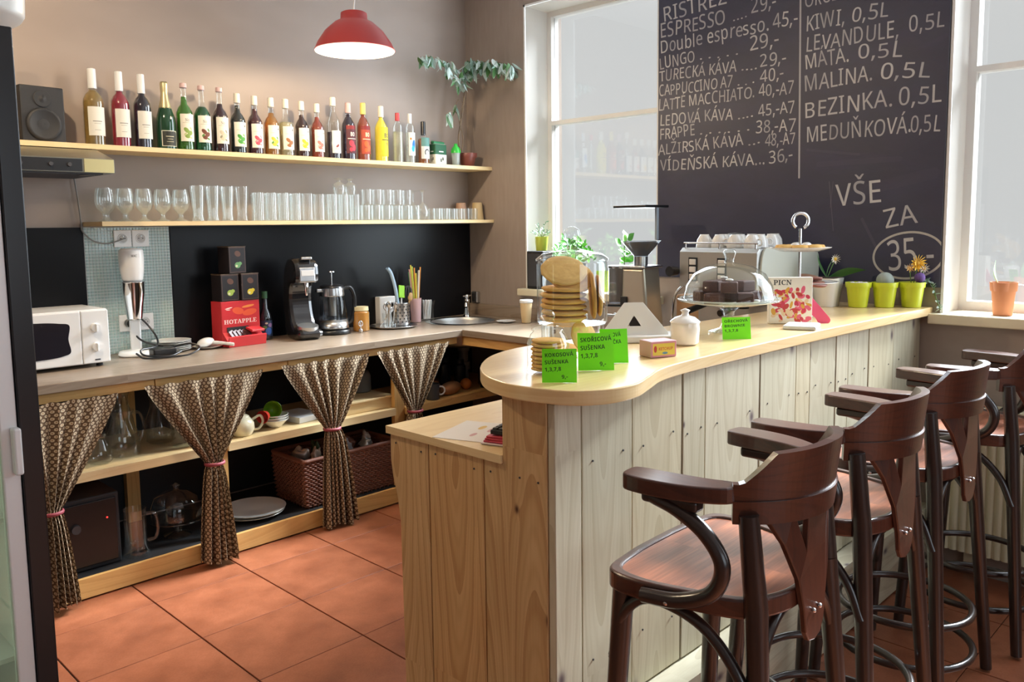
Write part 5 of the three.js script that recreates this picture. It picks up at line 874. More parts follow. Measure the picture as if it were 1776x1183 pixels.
  single('storage_jar', 'grey lidded glass jar behind the wooden tray', 'jar', lathe([[0.0005, 0], [0.06, 0], [0.064, 0.008], [0.064, 0.09], [0.05, 0.12], [0.0005, 0.125]], 26), phy(lin(0.35, 0.38, 0.42), 0.1, { transmission: 0.4, thickness: 0 }), [-1.15, S1 + 0.0675, 0.33]);
  // wicker basket
  const bk = thing('wicker_basket', 'large reddish brown wicker basket on bottom board', 'basket', [-1.365, S0, 0.4]); const wm = std(lin(0.2, 0.075, 0.045), 0.6), W = 0.56, D = 0.3, Hh = 0.245, strands = [];
  const around = (t, y, off) => { const gx = W / 2 + (y - 0.12) * 0.08 + off, gz = D / 2 + (y - 0.12) * 0.06 + off, per = 4 * (gx + gz); let s = t * per; if (s < 2 * gx) return [-gx + s, y, gz]; s -= 2 * gx; if (s < 2 * gz) return [gx, y, gz - s]; s -= 2 * gz; if (s < 2 * gx) return [gx - s, y, -gz]; s -= 2 * gx; return [-gx, y, -gz + s]; };
  const nst = 60; for (let r = 0; r < 22; r++) { const pts = []; for (let i = 0; i < nst * 2; i++) pts.push(around(i / (nst * 2), 0.012 + r * 0.0107, (i + r) % 2 ? 0.0045 : -0.0045)); strands.push(tube(pts, 0.0056, nst * 4, 5, true)); }
  part('weave', merge(strands), wm, bk).userData = { kind: 'stuff' };
  const stakes = []; for (let i = 0; i < nst; i++) { const a = around(i / nst + 0.25 / nst, 0, 0), b = around(i / nst + 0.25 / nst, Hh, 0); stakes.push(rod(a, b, 0.0042, 0.0042, 5)); } part('stakes', merge(stakes), wm, bk).userData = { kind: 'stuff' };
  part('rim', tube([...Array(60)].map((_, i) => around(i / 60, Hh + 0.004, 0)), 0.011, 120, 8, true), wm, bk); part('floor', box(W - 0.02, 0.01, D - 0.02), wm, bk, [0, 0.008, 0]);
  const bagC = [lin(0.5, 0.5, 0.48), lin(0.62, 0.5, 0.4), lin(0.12, 0.2, 0.12), lin(0.55, 0.28, 0.2), lin(0.4, 0.42, 0.45), lin(0.2, 0.08, 0.06)], bagN = ['silver', 'beige', 'dark green', 'copper', 'grey', 'brown'];
  for (let i = 0; i < 8; i++) { const k = i; const g = sph(0.045, 18, 14), P = g.attributes.position; for (let q = 0; q < P.count; q++) { const x = P.getX(q), y = P.getY(q), z = P.getZ(q), n = 1 + 0.7 * perlin.noise(x * 34 + k * 5, y * 34, z * 34); P.setXYZ(q, x * n * 1.05, y * n * 0.95, z * n * 0.5); } g.computeVertexNormals(); single('snack_bag', `${bagN[i % 6]} crinkled foil bag in the wicker basket${i > 5 ? ' at its far end' : ''}`, 'bag', g, phy(bagC[i % 6], 0.22, { metalness: i % 3 === 0 ? 0.6 : 0 }), [-1.58 + i * 0.062, S0 + 0.235, 0.4 + 0.05 * Math.sin(i * 2.3)], [rr(-0.5, 0.5), rr(0, 3), rr(-0.7, 0.7)]); }
  // shelf near the corner
  const S2 = 0.5185;
  single('orange', 'orange lying on the dark corner shelf below the sink', 'fruit', sph(0.034, 20, 14), std(lin(0.65, 0.2, 0.03), 0.5), [-0.47, S2 + 0.034, 0.46]);
  const bread = sph(0.05, 20, 14); single('bread_roll', 'brown bread loaf on corner shelf beside the orange', 'bread', at(bread, 0, 0, 0, 0, 0.3, 0, [2.0, 0.75, 0.9]), std(lin(0.34, 0.15, 0.06), 0.7), [-0.63, S2 + 0.037, 0.5]);
  single('bread_roll', 'second brown roll on corner shelf behind the loaf', 'bread', at(sph(0.045, 18, 12), 0, 0, 0, 0, 0, 0, [1.2, 0.8, 1]), std(lin(0.3, 0.13, 0.05), 0.7), [-0.66, S2 + 0.035, 0.37]);
  for (const [x, z, h, lab, c] of [[-0.34, 0.5, 0.1, 'small black jar on corner shelf nearest the bar', lin(0.012, 0.012, 0.012)], [-0.28, 0.42, 0.13, 'dark brown jar on the corner shelf under worktop', lin(0.06, 0.025, 0.02)], [-0.4, 0.33, 0.16, 'tall dark bottle at the back of corner shelf', lin(0.02, 0.02, 0.025)], [-0.5, 0.3, 0.18, 'black thermos at the back of corner shelf', lin(0.015, 0.015, 0.02)]]) { const q = thing('dark_jar', lab, 'jar', [x, S2, z]); part('jar', lathe([[0.0005, 0], [0.034, 0], [0.037, 0.006], [0.037, h * 0.75], [0.025, h * 0.85], [0.0005, h * 0.85]], 22), phy(c, 0.12), q); part('lid', cyl(0.027, 0.026, h * 0.15), M.blackMat, q, [0, h * 0.925, 0]); }
  const wm2 = thing('white_mug', 'white mug on the corner shelf behind the last curtain', 'mug', [-0.79, S2, 0.53], -0.3); part('cup', lathe([[0.0005, 0], [0.036, 0], [0.038, 0.004], [0.04, 0.09], [0.037, 0.09], [0.035, 0.006], [0.0005, 0.006]], 24), M.darkGrey, wm2); part('handle', at(tor(0.024, 0.005), 0.05, 0.045, 0), M.porcelain, wm2); wm2.userData.label = 'dark mug with white handle behind the last curtain';
  const dr = thing('sink_drain', 'grey plastic waste pipe hanging below the sink', 'pipe', [-0.33, 0.54, 0.29]); part('pipe', merge([at(cyl(0.028, 0.028, 0.21, 20), 0, 0.105, 0), at(cyl(0.04, 0.04, 0.05, 20), 0, 0.09, 0), at(cyl(0.036, 0.04, 0.03, 20), 0, 0.195, 0)]), std(lin(0.2, 0.21, 0.21), 0.5), dr);
}
// lower side of the bar: papers and keyboard
{
  const Y = 0.9447; single('paper_sheet', 'white printed sheet lying on lower counter behind the bar', 'paper', box(0.2, 0.0012, 0.29), std(0xffffff, 0.8, { map: canvasTex(128, 160, (c, w, h) => { c.fillStyle = '#e6e2dc'; c.fillRect(0, 0, w, h); blob(c, '#c9a0a0', [[40, 50, 12, 4], [80, 64, 16, 5]]); blob(c, '#d8b66a', [[90, 44, 14, 5]]); }) }), [-2.27, Y + 0.0006, 2.565], [0, 0.35, 0]);
  const rd = thing('red_folder', 'red folder with frayed pages under the black keypad', 'folder', [-2.285, Y + 0.0013, 2.64], 0.3); const rm = std(lin(0.6, 0.06, 0.1), 0.6); part('cover', box(0.16, 0.004, 0.11, 0.001), std(lin(0.75, 0.66, 0.68), 0.6), rd, [0, 0.002, 0]); for (let i = 0; i < 3; i++) part('page', at(box(0.15, 0.005, 0.1, 0.002), 0.004 * i, 0.0068 + i * 0.0055, 0, 0, 0.04 * i, 0), rm, rd);
  const kp = thing('keypad', 'black keypad lying on the red folder', 'keypad', [-2.275, Y + 0.0245, 2.645], 0.32); part('case', box(0.14, 0.012, 0.09, 0.003), M.blackMat, kp, [0, 0.006, 0]); const kg = box(0.013, 0.006, 0.013, 0.002, 1); for (let i = 0; i < 8; i++) for (let j = 0; j < 5; j++) part('key', kg, M.darkGrey, kp, [-0.059 + i * 0.0168, 0.014, -0.034 + j * 0.017]);
}
// ---------- on the bar top ----------
const BT = 1.1305;
const cookieG = (r, t, k) => { const g = lathe([[0.0005, 0], [r * 0.9, 0], [r, t * 0.35], [r * 0.96, t * 0.75], [r * 0.7, t], [0.0005, t * 1.05]], 28), P = g.attributes.position; for (let i = 0; i < P.count; i++) { const n = 1 + 0.05 * perlin.noise(P.getX(i) * 60 + k, P.getY(i) * 60, P.getZ(i) * 60); P.setXYZ(i, P.getX(i) * n, P.getY(i), P.getZ(i) * n); } g.computeVertexNormals(); return g; };
const cookTex = dataTex(128, 128, (u, v) => { const a = fbm(u * 9, v * 9, 4, 3), b = fbm(u * 40, v * 40, 9, 2); return mixc([240, 202, 124], [214, 166, 94], 0.45 + a * 0.9 + b * 0.4); });
M.cookie = [lin(1, 1, 1), lin(1, 0.92, 0.8), lin(0.78, 0.66, 0.55)].map(c => std(c, 0.8, { map: cookTex }));
M.cookieYellow = std(lin(0.78, 0.55, 0.16), 0.7);
M.cookieBrown = std(lin(0.2, 0.1, 0.055), 0.8);
{
  const o = thing('cookie_jar', 'small lidded glass jar of stacked yellow cookies at bar end', 'jar', [-2.262, BT, 2.742]);
  part('jar', lathe([[0.0005, 0.004], [0.052, 0], [0.056, 0.005], [0.056, 0.012], [0.053, 0.02], [0.053, 0.075], [0.044, 0.098], [0.038, 0.104], [0.038, 0.108]], 36), M.glass, o);
  part('lid', lathe([[0.041, 0.108], [0.042, 0.112], [0.03, 0.12], [0.012, 0.123], [0.009, 0.13], [0.018, 0.14], [0.019, 0.15], [0.01, 0.158], [0.0005, 0.16]], 32), M.glass, o);
  const g = cookieG(0.042, 0.0095, 1); for (let i = 0; i < 8; i++) single('cookie', `${ORD[i]} pale cookie from the bottom of stack in small jar`, 'cookie', g, M.cookie[i % 2], [-2.262 + rr(-0.003, 0.003), BT + 0.0065 + i * 0.0102, 2.742 + rr(-0.003, 0.003)], [rr(-0.03, 0.03), i, rr(-0.03, 0.03)], 'cookies in the small jar');
}
{
  const X = -2.0, Z = 2.6;
  const lo = thing('glass_bowl', 'wide low glass bowl holding two big cookies under large jar', 'bowl', [X, BT, Z]); part('bowl', lathe([[0.0005, 0.004], [0.075, 0], [0.08, 0.006], [0.088, 0.05], [0.09, 0.088], [0.094, 0.09]], 36), M.glass, lo);
  const big = cookieG(0.048, 0.012, 3); single('cookie', 'big golden cookie leaning on edge inside low glass bowl', 'cookie', big, M.cookie[0], [X + 0.01, BT + 0.052, Z + 0.03], [1.15, 0.7, 0.1]); single('cookie', 'big golden cookie lying at back of the low glass bowl', 'cookie', big, M.cookie[1], [X - 0.012, BT + 0.012, Z - 0.03], [0.2, 0, 0.1]);
  const Y = BT + 0.0905, j = thing('cookie_jar', 'large lidded glass jar full of big round cookies', 'jar', [X, Y, Z]);
  part('jar', lathe([[0.0005, 0.008], [0.092, 0], [0.099, 0.006], [0.1, 0.02], [0.1, 0.17], [0.096, 0.178]], 40), M.glass, j);
  part('lid', lathe([[0.102, 0.178], [0.103, 0.184], [0.085, 0.198], [0.04, 0.207], [0.016, 0.214], [0.013, 0.225], [0.02, 0.236], [0.024, 0.252], [0.02, 0.266], [0.008, 0.274], [0.0005, 0.275]], 36), M.glass, j);
  const g = cookieG(0.066, 0.014, 5); const E = V(0.7, 0, 0.714), lean = V(-0.35, 0.8, 0.45).normalize(), lay = [];                 // offset along E, height, axis, tone
  for (let i = 0; i < 6; i++) lay.push([-0.026 + 0.004 * (i % 2), 0.0105 + i * 0.0165, V(0.03 * (i % 3 - 1), 1, 0.02), i === 3 || i === 5 ? 1 : 0]);
  lay.push([-0.024, 0.146, lean, 0], [-0.003, 0.128, lean, 1], [0.052, 0.079, V(0.7, 0.06, 0.714), 2], [0.07, 0.079, V(0.7, 0.06, 0.714), 2]);
  const nm = ['bottom golden', 'second lowest golden', 'tilted golden', 'middle orange', 'golden', 'broad orange front', 'topmost golden', 'orange upper rear', 'lower dark brown', 'upper dark brown']; lay.forEach(([a, y, ax, m], i) => { const c = single('cookie', `${nm[i]} cookie in the large glass jar`, 'cookie', g, M.cookie[m], [X + E.x * a, Y + y, Z + E.z * a]); c.quaternion.setFromUnitVectors(V(0, 1, 0), ax.normalize()); if (i === 9) c.scale.setScalar(0.9); });
}
const CAMYAW = -0.85;
function note(label, x, z, w, h, ry, tilt, lines, y = BT) {
  const t = canvasTex(160, 160, (c, W, H) => { c.fillStyle = '#7cf505'; c.fillRect(0, 0, W, H); c.fillStyle = '#1f4a10'; c.font = 'bold 25px sans-serif'; lines.forEach((l, i) => { c.save(); c.translate(l[1] ?? 12, 40 + i * 34); c.rotate(-0.06); c.fillText(l[0], 0, 0); c.restore(); }); });
  const o = thing('price_note', label, 'note', [x, y, z], ry); const g = sheet(6, 6, (u, v) => [(u - 0.5) * w, v * h, -v * h * tilt + 0.006 * Math.sin(u * 3.1) * v], (u, v) => [u, v]);
  part('paper', g, std(0xffffff, 0.6, { map: t, side: THREE.DoubleSide }), o); return o;
}
note('bright green price note standing before the small cookie jar', -2.345, 2.852, 0.082, 0.078, CAMYAW, 0.25, [['KOKOSOVÁ'], ['SUŠENKA'], ['1,3,7,8'], ['9,-', 90]]);
note('bright green price note leaning before low glass bowl', -2.16, 2.815, 0.092, 0.094, CAMYAW + 0.08, 0.25, [['SKOŘICOVÁ'], ['SUŠENKA'], ['1,3,7,8'], ['9,-', 96]]);
note('bright green price note beside the white paper stand', -2.04, 2.782, 0.075, 0.09, CAMYAW + 0.12, 0.25, [['LINKOVÁ'], ['KOLEČKA'], ['1,3,7'], ['9', 60]]);
note('bright green price note in front of the brownie stand', -1.425, 2.8, 0.092, 0.07, CAMYAW + 0.1, 0.2, [['OŘECHOVÁ'], ['BROWNIE'], ['1,3,7,8']]);
{
  const o = thing('paper_stand', 'white folded paper stand with a triangular hole', 'stand', [-1.66, BT, 2.565], CAMYAW + 0.1); const pm = std(lin(0.8, 0.8, 0.78), 0.7);
  part('panel', at(extrude([[-0.115, 0], [0.115, 0], [0.105, 0.03], [0.03, 0.125], [-0.03, 0.125], [-0.105, 0.03]], 0.005, 0.001, [[[-0.022, 0.05], [0, 0.085], [0.022, 0.05]]]), 0, 0, 0.03, -0.2), pm, o); part('tray', box(0.25, 0.022, 0.12, 0.006), pm, o, [0.01, 0.011, 0.0]);
  const t = canvasTex(128, 64, (c, w, h) => { c.fillStyle = '#e2c84a'; c.fillRect(0, 0, w, h); c.strokeStyle = '#d68a94'; c.lineWidth = 8; c.strokeRect(3, 3, w - 6, h - 6); c.fillStyle = '#c4542c'; c.font = 'bold 17px sans-serif'; c.fillText('KETCHUP', 36, 36); blob(c, '#b83c32', [[20, 30, 8, 14]]); blob(c, '#5a86a0', [[70, 48, 14, 5]]); });
  const b = thing('sachet_box', 'small pink box with yellow printed front on the bar', 'box', [-1.865, BT, 2.8], CAMYAW + 0.45); part('box', box(0.085, 0.046, 0.06, 0.003), std(lin(0.7, 0.42, 0.42), 0.5), b, [0, 0.023, 0]); part('printed_front', new THREE.PlaneGeometry(0.08, 0.042).translate(0, 0.023, 0.0305), std(0xffffff, 0.5, { map: t }), b);
  const s = thing('sugar_bowl', 'white lidded sugar bowl on the bar', 'sugar bowl', [-1.625, BT, 2.735]); part('bowl', lathe([[0.0005, 0], [0.035, 0], [0.042, 0.008], [0.045, 0.05], [0.043, 0.068]], 30), M.porcelain, s); part('lid', lathe([[0.045, 0.067], [0.046, 0.072], [0.03, 0.085], [0.012, 0.09], [0.01, 0.098], [0.015, 0.106], [0.0005, 0.112]], 28), M.porcelain, s);
}
{
  const X = -1.285, Z = 2.69, o = thing('cake_stand', 'glass pedestal cake stand with dome over brownies', 'cake stand', [X, BT, Z]);
  part('pedestal', lathe([[0.0005, 0.004], [0.065, 0], [0.068, 0.005], [0.03, 0.016], [0.018, 0.04], [0.018, 0.07], [0.04, 0.092], [0.0005, 0.094]], 36), M.glass, o);
  part('plate', lathe([[0.0005, 0.094], [0.1, 0.095], [0.165, 0.107], [0.172, 0.112], [0.17, 0.117], [0.16, 0.113], [0.1, 0.102], [0.0005, 0.1005]], 48), phy(lin(0.85, 0.93, 0.93), 0.04, { transmission: 0.85, thickness: 0 }), o);
  part('dome', lathe([[0.15, 0.114], [0.152, 0.118], [0.142, 0.16], [0.118, 0.2], [0.075, 0.226], [0.02, 0.236], [0.014, 0.242], [0.016, 0.256], [0.022, 0.27], [0.018, 0.28], [0.0005, 0.284]], 44), M.glass, o);
  const tex = dataTex(64, 64, (u, v) => { const n = fbm(u * 14, v * 14, 3, 3); return [74 + n * 60, 40 + n * 44, 28 + n * 36]; }); const bm = std(0xffffff, 0.75, { map: tex }), bg = box(0.062, 0.036, 0.054, 0.005), cream = sph(0.011, 14, 10);
  const sp = [[-0.095, 0, 0.0, 0.2], [-0.02, 0, 0.07, 0.6], [0.06, 0, 0.045, -0.3], [-0.04, 0, -0.075, 0.9], [-0.015, 0, -0.002, 0.1], [0.055, 0, -0.06, 0.5], [-0.06, 0.0365, 0.035, 0.5], [0.03, 0.0365, 0.035, -0.2], [-0.04, 0.0365, -0.04, 0.3], [0.035, 0.0365, -0.04, 0.4]];
  const w = ['front', 'front middle', 'front window side', 'rear', 'centre', 'rear window side', 'second layer', 'second layer window side', 'second layer rear', 'topmost']; sp.forEach(([x, y, z, r], i) => single('brownie', `${w[i]} dark brownie under the glass dome`, 'brownie', bg, bm, [X + x, BT + 0.1035 + y + 0.018, Z + z], [0, r, 0]));
  for (const [x, y, z] of [[-0.06, 0.0735, 0.035], [0.035, 0.0735, -0.04], [0.03, 0.0, 0.085]]) single('cream_dab', x > 0 && y > 0 ? 'white cream dab on the topmost brownie' : y > 0 ? 'white cream dab on second layer brownie' : 'white cream dab on the plate before the brownies', 'cream', at(cream.clone(), 0, 0, 0, 0, 0, 0, [1.2, 0.5, 1.2]), M.porcelain, [X + x, BT + 0.1035 + y + 0.0055, Z + z]);
  single('pastry_slice', 'golden pastry slice beside the brownies under dome', 'pastry', box(0.06, 0.016, 0.045, 0.006), M.cookie[0], [X + 0.11, BT + 0.115, Z + 0.025], [0, 0.4, 0.08]);
}
{
  const X = -0.665, Z = 2.645, o = thing('tiered_stand', 'two tier cake stand with metal ring handle on the bar', 'tiered stand', [X, BT, Z]), pm = M.porcelain;
  const plate = (r, y) => lathe([[0.0005, y], [r * 0.65, y], [r, y + 0.014], [r * 1.01, y + 0.017], [r * 0.97, y + 0.016], [r * 0.64, y + 0.006], [0.0005, y + 0.006]], 44);
  part('foot', lathe([[0.0005, 0], [0.06, 0], [0.062, 0.004], [0.01, 0.012], [0.006, 0.02]], 30), M.steel, o);
  part('rod', rod([0, 0.01, 0], [0, 0.345, 0], 0.0055), M.steel, o); part('lower_plate', plate(0.145, 0.12), pm, o); part('upper_plate', plate(0.118, 0.255), pm, o);
  part('ring_handle', at(new THREE.TorusGeometry(0.03, 0.0065, 10, 32, 5.3), 0, 0.375, 0, 0, -0.85, -1.2), M.chrome, o);
  const pg = lathe([[0.0005, 0], [0.028, 0], [0.031, 0.008], [0.026, 0.018], [0.0005, 0.02]], 20);
  for (let i = 0; i < 7; i++) { const a = i / 7 * 6.283; single('pastry', 'golden glazed pastry on the upper tier plate', 'pastry', pg, M.cookie[i % 2], [X + 0.066 * Math.cos(a), BT + 0.2625, Z + 0.066 * Math.sin(a)], [0, a, 0], 'pastries on the upper tier'); }
  const md = sph(0.018, 14, 10); for (let i = 0; i < 4; i++) { const a = i / 4 * 6.283 + 0.5; single('meringue', 'white meringue on the upper tier plate', 'meringue', at(md.clone(), 0, 0, 0, 0, 0, 0, [1, 0.8, 1]), M.porcelain, [X + 0.028 * Math.cos(a) + 0.01, BT + 0.2765, Z + 0.028 * Math.sin(a)], undefined, 'meringues on the upper tier'); }
  const ck = cookieG(0.046, 0.012, 8); [[-0.06, 0.0, 0.15, 0.12, 'red brown'], [-0.03, 0.013, 0.1, -0.2, 'red brown'], [0.055, 0.0, 0.05, 0.1, 'dark chocolate'], [0.065, 0.0135, 0.02, 0.25, 'dark chocolate'], [0.0, 0.0, -0.06, 0.0, 'chocolate']].forEach(([x, y, z, r, n], i) => single('chocolate_cookie', `${n} cookie ${['lying', 'leaning', 'lying flat', 'tilted', 'at the back'][i]} on the lower tier plate`, 'cookie', ck, i < 2 ? std(lin(0.25, 0.09, 0.06), 0.7) : M.cookieBrown, [X + x, BT + 0.1275 + y, Z + z * 0.6], [r, 0, r * 0.5]));
}
{
  const t = canvasTex(192, 224, (c, w, h) => { c.fillStyle = '#ece6d6'; c.fillRect(0, 0, w, h); c.fillStyle = '#333'; c.font = 'bold 34px serif'; c.fillText('PICN', 14, 34); const cs = ['#c8384c', '#e0607a', '#d8a23a', '#c23a34', '#e6c9a0']; for (let i = 0; i < 90; i++) blob(c, cs[i % 5], [[10 + rr(0, 172), 58 + rr(0, 156), rr(9, 20), rr(6, 11), rr(0, 3)]]); });
  const o = thing('patterned_card', 'red and cream patterned card holder behind the cake stand', 'card holder', [-0.93, BT, 2.735], CAMYAW); part('holder', box(0.155, 0.17, 0.03, 0.003), std(lin(0.8, 0.76, 0.68), 0.5), o, [0, 0.0855, 0]); part('printed_front', new THREE.PlaneGeometry(0.15, 0.165).translate(0, 0.0855, 0.0155), std(0xffffff, 0.5, { map: t }), o);
  const p = thing('pink_tag', 'bright pink paper tongue leaning at the patterned card', 'tag', [-0.86, BT, 2.8], CAMYAW); const g = extrude(smoothOutline([[-0.035, 0.1], [-0.025, 0.105], [0.0, 0.08], [0.03, 0.045], [0.055, 0.012], [0.05, 0.0], [0.015, 0.0], [0.0, 0.02], [-0.03, 0.045]], 60), 0.005, 0.001); part('paper', g, std(lin(0.75, 0.09, 0.2), 0.5), p);
  single('folded_napkin', 'white folded napkins lying in front of the patterned card', 'napkin', box(0.13, 0.014, 0.11, 0.005), std(lin(0.78, 0.78, 0.75), 0.8), [-1.03, BT + 0.007, 2.83], [0, 0.3, 0]);
}
// pots along the wall end of the bar
const lime = phy(lin(0.55, 0.62, 0.03), 0.35), potG = lathe([[0.0005, 0], [0.036, 0], [0.038, 0.003], [0.048, 0.085], [0.052, 0.086], [0.054, 0.108], [0.05, 0.108], [0.047, 0.088], [0.0005, 0.088]], 32), soilM = std(lin(0.05, 0.035, 0.025), 0.95);
function limePot(label, x, z) { const o = thing('lime_pot', label, 'plant pot', [x, BT, z]); part('pot', potG, lime, o); part('soil', cyl(0.046, 0.046, 0.005), soilM, o, [0, 0.092, 0]); return o; }
{
  const a = limePot('lime green flower pot nearest the cake stands', -0.196, 2.692), pg = sph(0.012, 10, 8); for (let i = 0; i < 7; i++) part('pebble', pg, M.porcelain, a, [0.03 * Math.cos(i), 0.098, 0.03 * Math.sin(i)]);
  const b = limePot('lime green flower pot with small round grey cactus', -0.133, 2.78); const cg = sph(0.036, 24, 18), P = cg.attributes.position; for (let i = 0; i < P.count; i++) { const an = Math.atan2(P.getZ(i), P.getX(i)), k = 1 + 0.1 * Math.sin(an * 12); P.setX(i, P.getX(i) * k); P.setZ(i, P.getZ(i) * k); } cg.computeVertexNormals(); part('cactus', cg, std(lin(0.3, 0.34, 0.3), 0.8), b, [0, 0.115, 0]);
  const c = limePot('lime green flower pot with yellow daisy bouquet and trailing leaves', -0.064, 2.868);
  const petal = leafGeo(0.16, 0.25, 0.05), ym = std(lin(0.82, 0.52, 0.06), 0.6, { side: THREE.DoubleSide }), om = std(lin(0.7, 0.42, 0.12), 0.6, { side: THREE.DoubleSide }), wmz = std(lin(0.8, 0.74, 0.62), 0.6, { side: THREE.DoubleSide }), stemM = std(lin(0.1, 0.2, 0.05), 0.7);
  const flower = (x, y, z, r, m, core, n = 15) => { part('stem', tube([[x * 0.2, 0.095, z * 0.2], [x * 0.7, y * 0.6 + 0.03, z * 0.7], [x, y, z]], 0.002, 10, 5), stemM, c); const h = part('flower_core', at(sph(r * 0.26, 12, 8), 0, 0, 0, 0, 0, 0, [1, 1, 1]), core, c, [x, y, z]); for (let k = 0; k < 2; k++) for (let i = 0; i < n; i++) { const an = (i + k * 0.5) / n * 6.283; const u = V(0.77, 0, 0.64), w2 = V(0, 1, 0), nn = V(-0.64, 0.15, 0.77); const d = u.clone().multiplyScalar(Math.cos(an)).addScaledVector(w2, Math.sin(an)).addScaledVector(nn, 0.25 + k * 0.35); leafAt(h, petal, m, [0, 0, 0], r * (1 - k * 0.2), [d.x, d.y, d.z], 0).name = 'petal'; } };
  flower(-0.005, 0.19, 0.02, 0.042, ym, std(lin(0.5, 0.28, 0.03), 0.8)); flower(0.035, 0.165, 0.035, 0.026, wmz, om, 10); flower(-0.035, 0.17, 0.0, 0.024, om, om, 10); part('purple_bloom', at(sph(0.022, 14, 10), 0.0, 0.128, 0.03), std(lin(0.12, 0.06, 0.22), 0.8), c);
  const tm = [leafM(lin(0.34, 0.5, 0.4)), leafM(lin(0.5, 0.6, 0.52))], tl = leafGeo(0.28, 0.4); const vine = new THREE.CatmullRomCurve3([[0.02, 0.1, 0.02], [0.04, 0.12, 0.045], [0.045, 0.09, 0.07], [0.05, 0.03, 0.085], [0.055, -0.01, 0.1]].map(p => V(...p))); part('vine', new THREE.TubeGeometry(vine, 20, 0.002, 5), stemM, c); for (let i = 0; i < 30; i++) { const p = vine.getPoint(0.1 + 0.9 * i / 30); leafAt(c, tl, tm[i % 2], [p.x, p.y, p.z], rr(0.018, 0.03), [rr(-1, 1), rr(-0.4, 0.8), rr(-1, 1)], 0); }
  const o = thing('potted_orchid', 'white square orchid pot with two broad leaves and daisy', 'plant', [-0.235, BT, 2.57]); const pot = at(cyl(0.055, 0.075, 0.125, 4), 0, 0.0625, 0, 0, Math.PI / 4); part('pot', pot, M.porcelain, o); part('soil', at(cyl(0.07, 0.07, 0.004, 4), 0, 0.1265, 0, 0, Math.PI / 4), soilM, o);
  const bl = leafGeo(0.2, 0.7, 0.15), lg = leafM(lin(0.08, 0.24, 0.05)); leafAt(o, bl, lg, [-0.01, 0.125, 0], 0.11, [-0.3, 1, 0.1], 0.3); leafAt(o, bl, lg, [0.01, 0.125, 0], 0.17, [0.75, 0.45, 0.5], 0.2); leafAt(o, bl, lg, [0.0, 0.125, 0], 0.12, [-0.2, 0.7, -0.6], 0.2);
  part('stem', tube([[0, 0.125, 0], [0.02, 0.17, 0.01], [0.03, 0.205, 0.02]], 0.0022, 10, 5), stemM, o); const hc = part('flower_core', sph(0.008, 10, 8), ym, o, [0.03, 0.207, 0.02]); for (let i = 0; i < 13; i++) { const an = i / 13 * 6.283; leafAt(hc, petal, wmz, [0, 0, 0], 0.026, [0.77 * Math.cos(an) - 0.2, Math.sin(an), 0.64 * Math.cos(an) + 0.25], 0).name = 'petal'; }
}
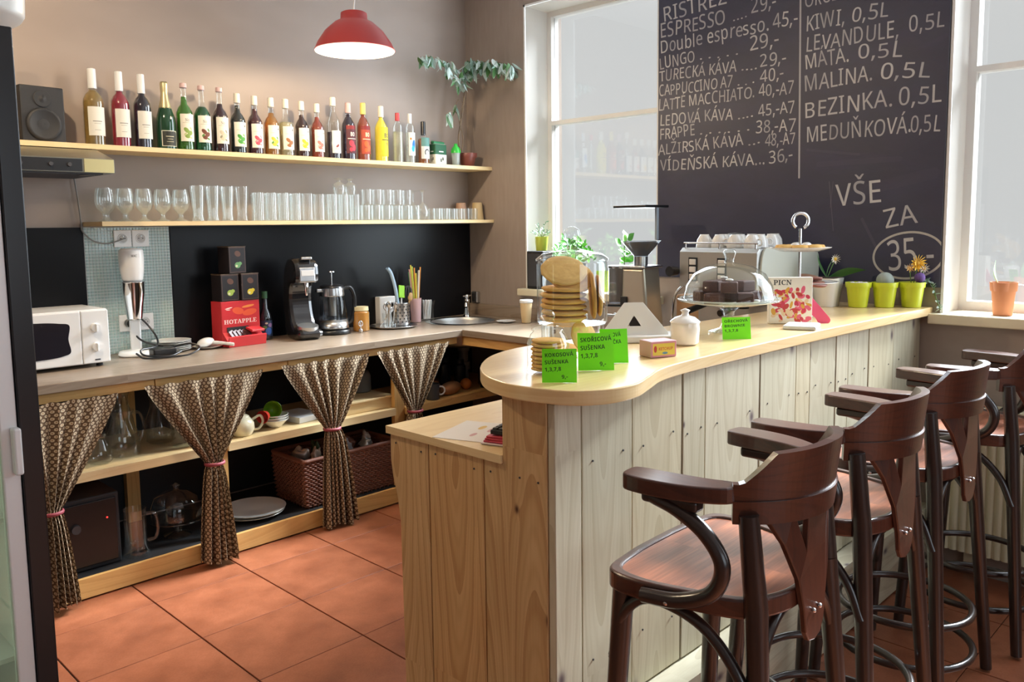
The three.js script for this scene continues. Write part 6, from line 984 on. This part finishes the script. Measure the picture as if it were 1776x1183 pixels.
// ---------- on the window sills ----------
{
  const SL = 1.1065;
  const bx = thing('black_speaker', 'small black speaker box on window sill under the lime pot', 'loudspeaker', [0.04, SL, 0.625]); part('case', box(0.13, 0.235, 0.135, 0.005), M.blackMat, bx, [0, 0.1175, 0]); part('grille', box(0.004, 0.2, 0.11, 0.001), M.darkGrey, bx, [-0.0665, 0.1175, 0]);
  const lg = leafGeo(0.3, 0.4), st = std(lin(0.1, 0.2, 0.05), 0.7);
  const yp = thing('potted_herb', 'small lime pot with grey green herb on the speaker box', 'plant', [0.04, SL + 0.2355, 0.625]); part('pot', lathe([[0.0005, 0], [0.032, 0], [0.034, 0.003], [0.044, 0.088], [0.041, 0.088], [0.0005, 0.08]], 28), phy(lin(0.5, 0.56, 0.08), 0.4), yp);
  const hm = [leafM(lin(0.36, 0.48, 0.4)), leafM(lin(0.22, 0.36, 0.26))]; for (let i = 0; i < 12; i++) { const a = i * 2.4, q = [0.055 * Math.cos(a) * rr(0.5, 1.3), rr(0.11, 0.185), 0.055 * Math.sin(a) * rr(0.5, 1.3)]; part('stem', tube([[0, 0.08, 0], [q[0] * 0.5, q[1] * 0.7 + 0.02, q[2] * 0.5], q], 0.0014, 8, 4), st, yp); for (let k = 0; k < 4; k++) leafAt(yp, lg, hm[k % 2], [q[0] * (0.6 + k * 0.13), 0.08 + (q[1] - 0.08) * (0.6 + k * 0.13), q[2] * (0.6 + k * 0.13)], rr(0.016, 0.026), [rr(-1, 1), rr(0, 1), rr(-1, 1)]); }
  const bp = thing('potted_basil', 'bushy bright green plant in dark pot on window sill', 'plant', [0.06, SL, 0.86]); part('pot', lathe([[0.0005, 0], [0.06, 0], [0.064, 0.004], [0.082, 0.16], [0.078, 0.16], [0.0005, 0.145]], 30), phy(lin(0.022, 0.02, 0.03), 0.4), bp);
  const gm = [leafM(lin(0.1, 0.4, 0.04)), leafM(lin(0.2, 0.55, 0.09)), leafM(lin(0.06, 0.25, 0.03))], bl = leafGeo(0.36, 0.6); for (let i = 0; i < 18; i++) { const a = i * 2.4, r = 0.13 * Math.sqrt((i + 0.5) / 18), q = [r * Math.cos(a) * 0.8, 0.31 - r * 0.75 + rr(-0.02, 0.03), r * Math.sin(a)]; part('stem', tube([[0, 0.145, 0], [q[0] * 0.4, 0.22, q[2] * 0.4], q], 0.0016, 8, 4), st, bp); for (let k = 0; k < 8; k++) leafAt(bp, bl, gm[(i + k) % 3], [q[0] + rr(-0.02, 0.02), q[1] + rr(-0.035, 0.02), q[2] + rr(-0.02, 0.02)], rr(0.035, 0.055), [rr(-1, 1), rr(-0.3, 0.9), rr(-1, 1)]); }
  const gb = thing('water_bottle', 'clear glass bottle with lime green base on window sill', 'bottle', [0.06, SL, 1.09]); part('glass', lathe([[0.0005, 0.004], [0.034, 0], [0.036, 0.004], [0.036, 0.15], [0.018, 0.2], [0.018, 0.245], [0.022, 0.25]], 26), M.glass, gb); part('green_sleeve', new THREE.CylinderGeometry(0.0368, 0.0368, 0.12, 26, 1, true).translate(0, 0.062, 0), phy(lin(0.4, 0.62, 0.06), 0.4, { side: THREE.DoubleSide }), gb);
  const lp = thing('potted_sprout', 'leafy sprout in white pot on sill behind grinder', 'plant', [0.06, SL, 1.25]); part('pot', lathe([[0.0005, 0], [0.04, 0], [0.05, 0.1], [0.047, 0.1], [0.0005, 0.09]], 26), M.porcelain, lp); for (let i = 0; i < 16; i++) leafAt(lp, bl, gm[i % 3], [rr(-0.03, 0.03), 0.12 + i * 0.013, rr(-0.03, 0.03)], rr(0.05, 0.075), [rr(-1, 1), rr(-0.2, 0.7), rr(-1, 1)]); part('stem', rod([0, 0.09, 0], [0, 0.3, 0], 0.003), st, lp);
  const op = thing('terracotta_pot', 'terracotta pot with a drooping leaf on window sill', 'plant', [0.045, SL, 3.19]); part('pot', lathe([[0.0005, 0], [0.034, 0], [0.036, 0.003], [0.044, 0.1], [0.049, 0.102], [0.052, 0.138], [0.048, 0.138], [0.042, 0.11], [0.0005, 0.11]], 30), std(lin(0.62, 0.25, 0.12), 0.7), op); part('soil', cyl(0.042, 0.042, 0.005), soilM, op, [0, 0.114, 0]); const l2 = leafGeo(0.16, 1.6, 0.1), lm2 = leafM(lin(0.3, 0.5, 0.2)); leafAt(op, l2, lm2, [0, 0.115, 0], 0.12, [-0.75, 0.4, -0.75], 0.4); leafAt(op, l2, lm2, [0, 0.115, 0], 0.06, [0.2, 1, 0.3], 0.2); leafAt(op, l2, lm2, [0, 0.115, 0], 0.07, [0.1, 0.8, 0.7], 0.6);
}
renderer.render(scene, camera);
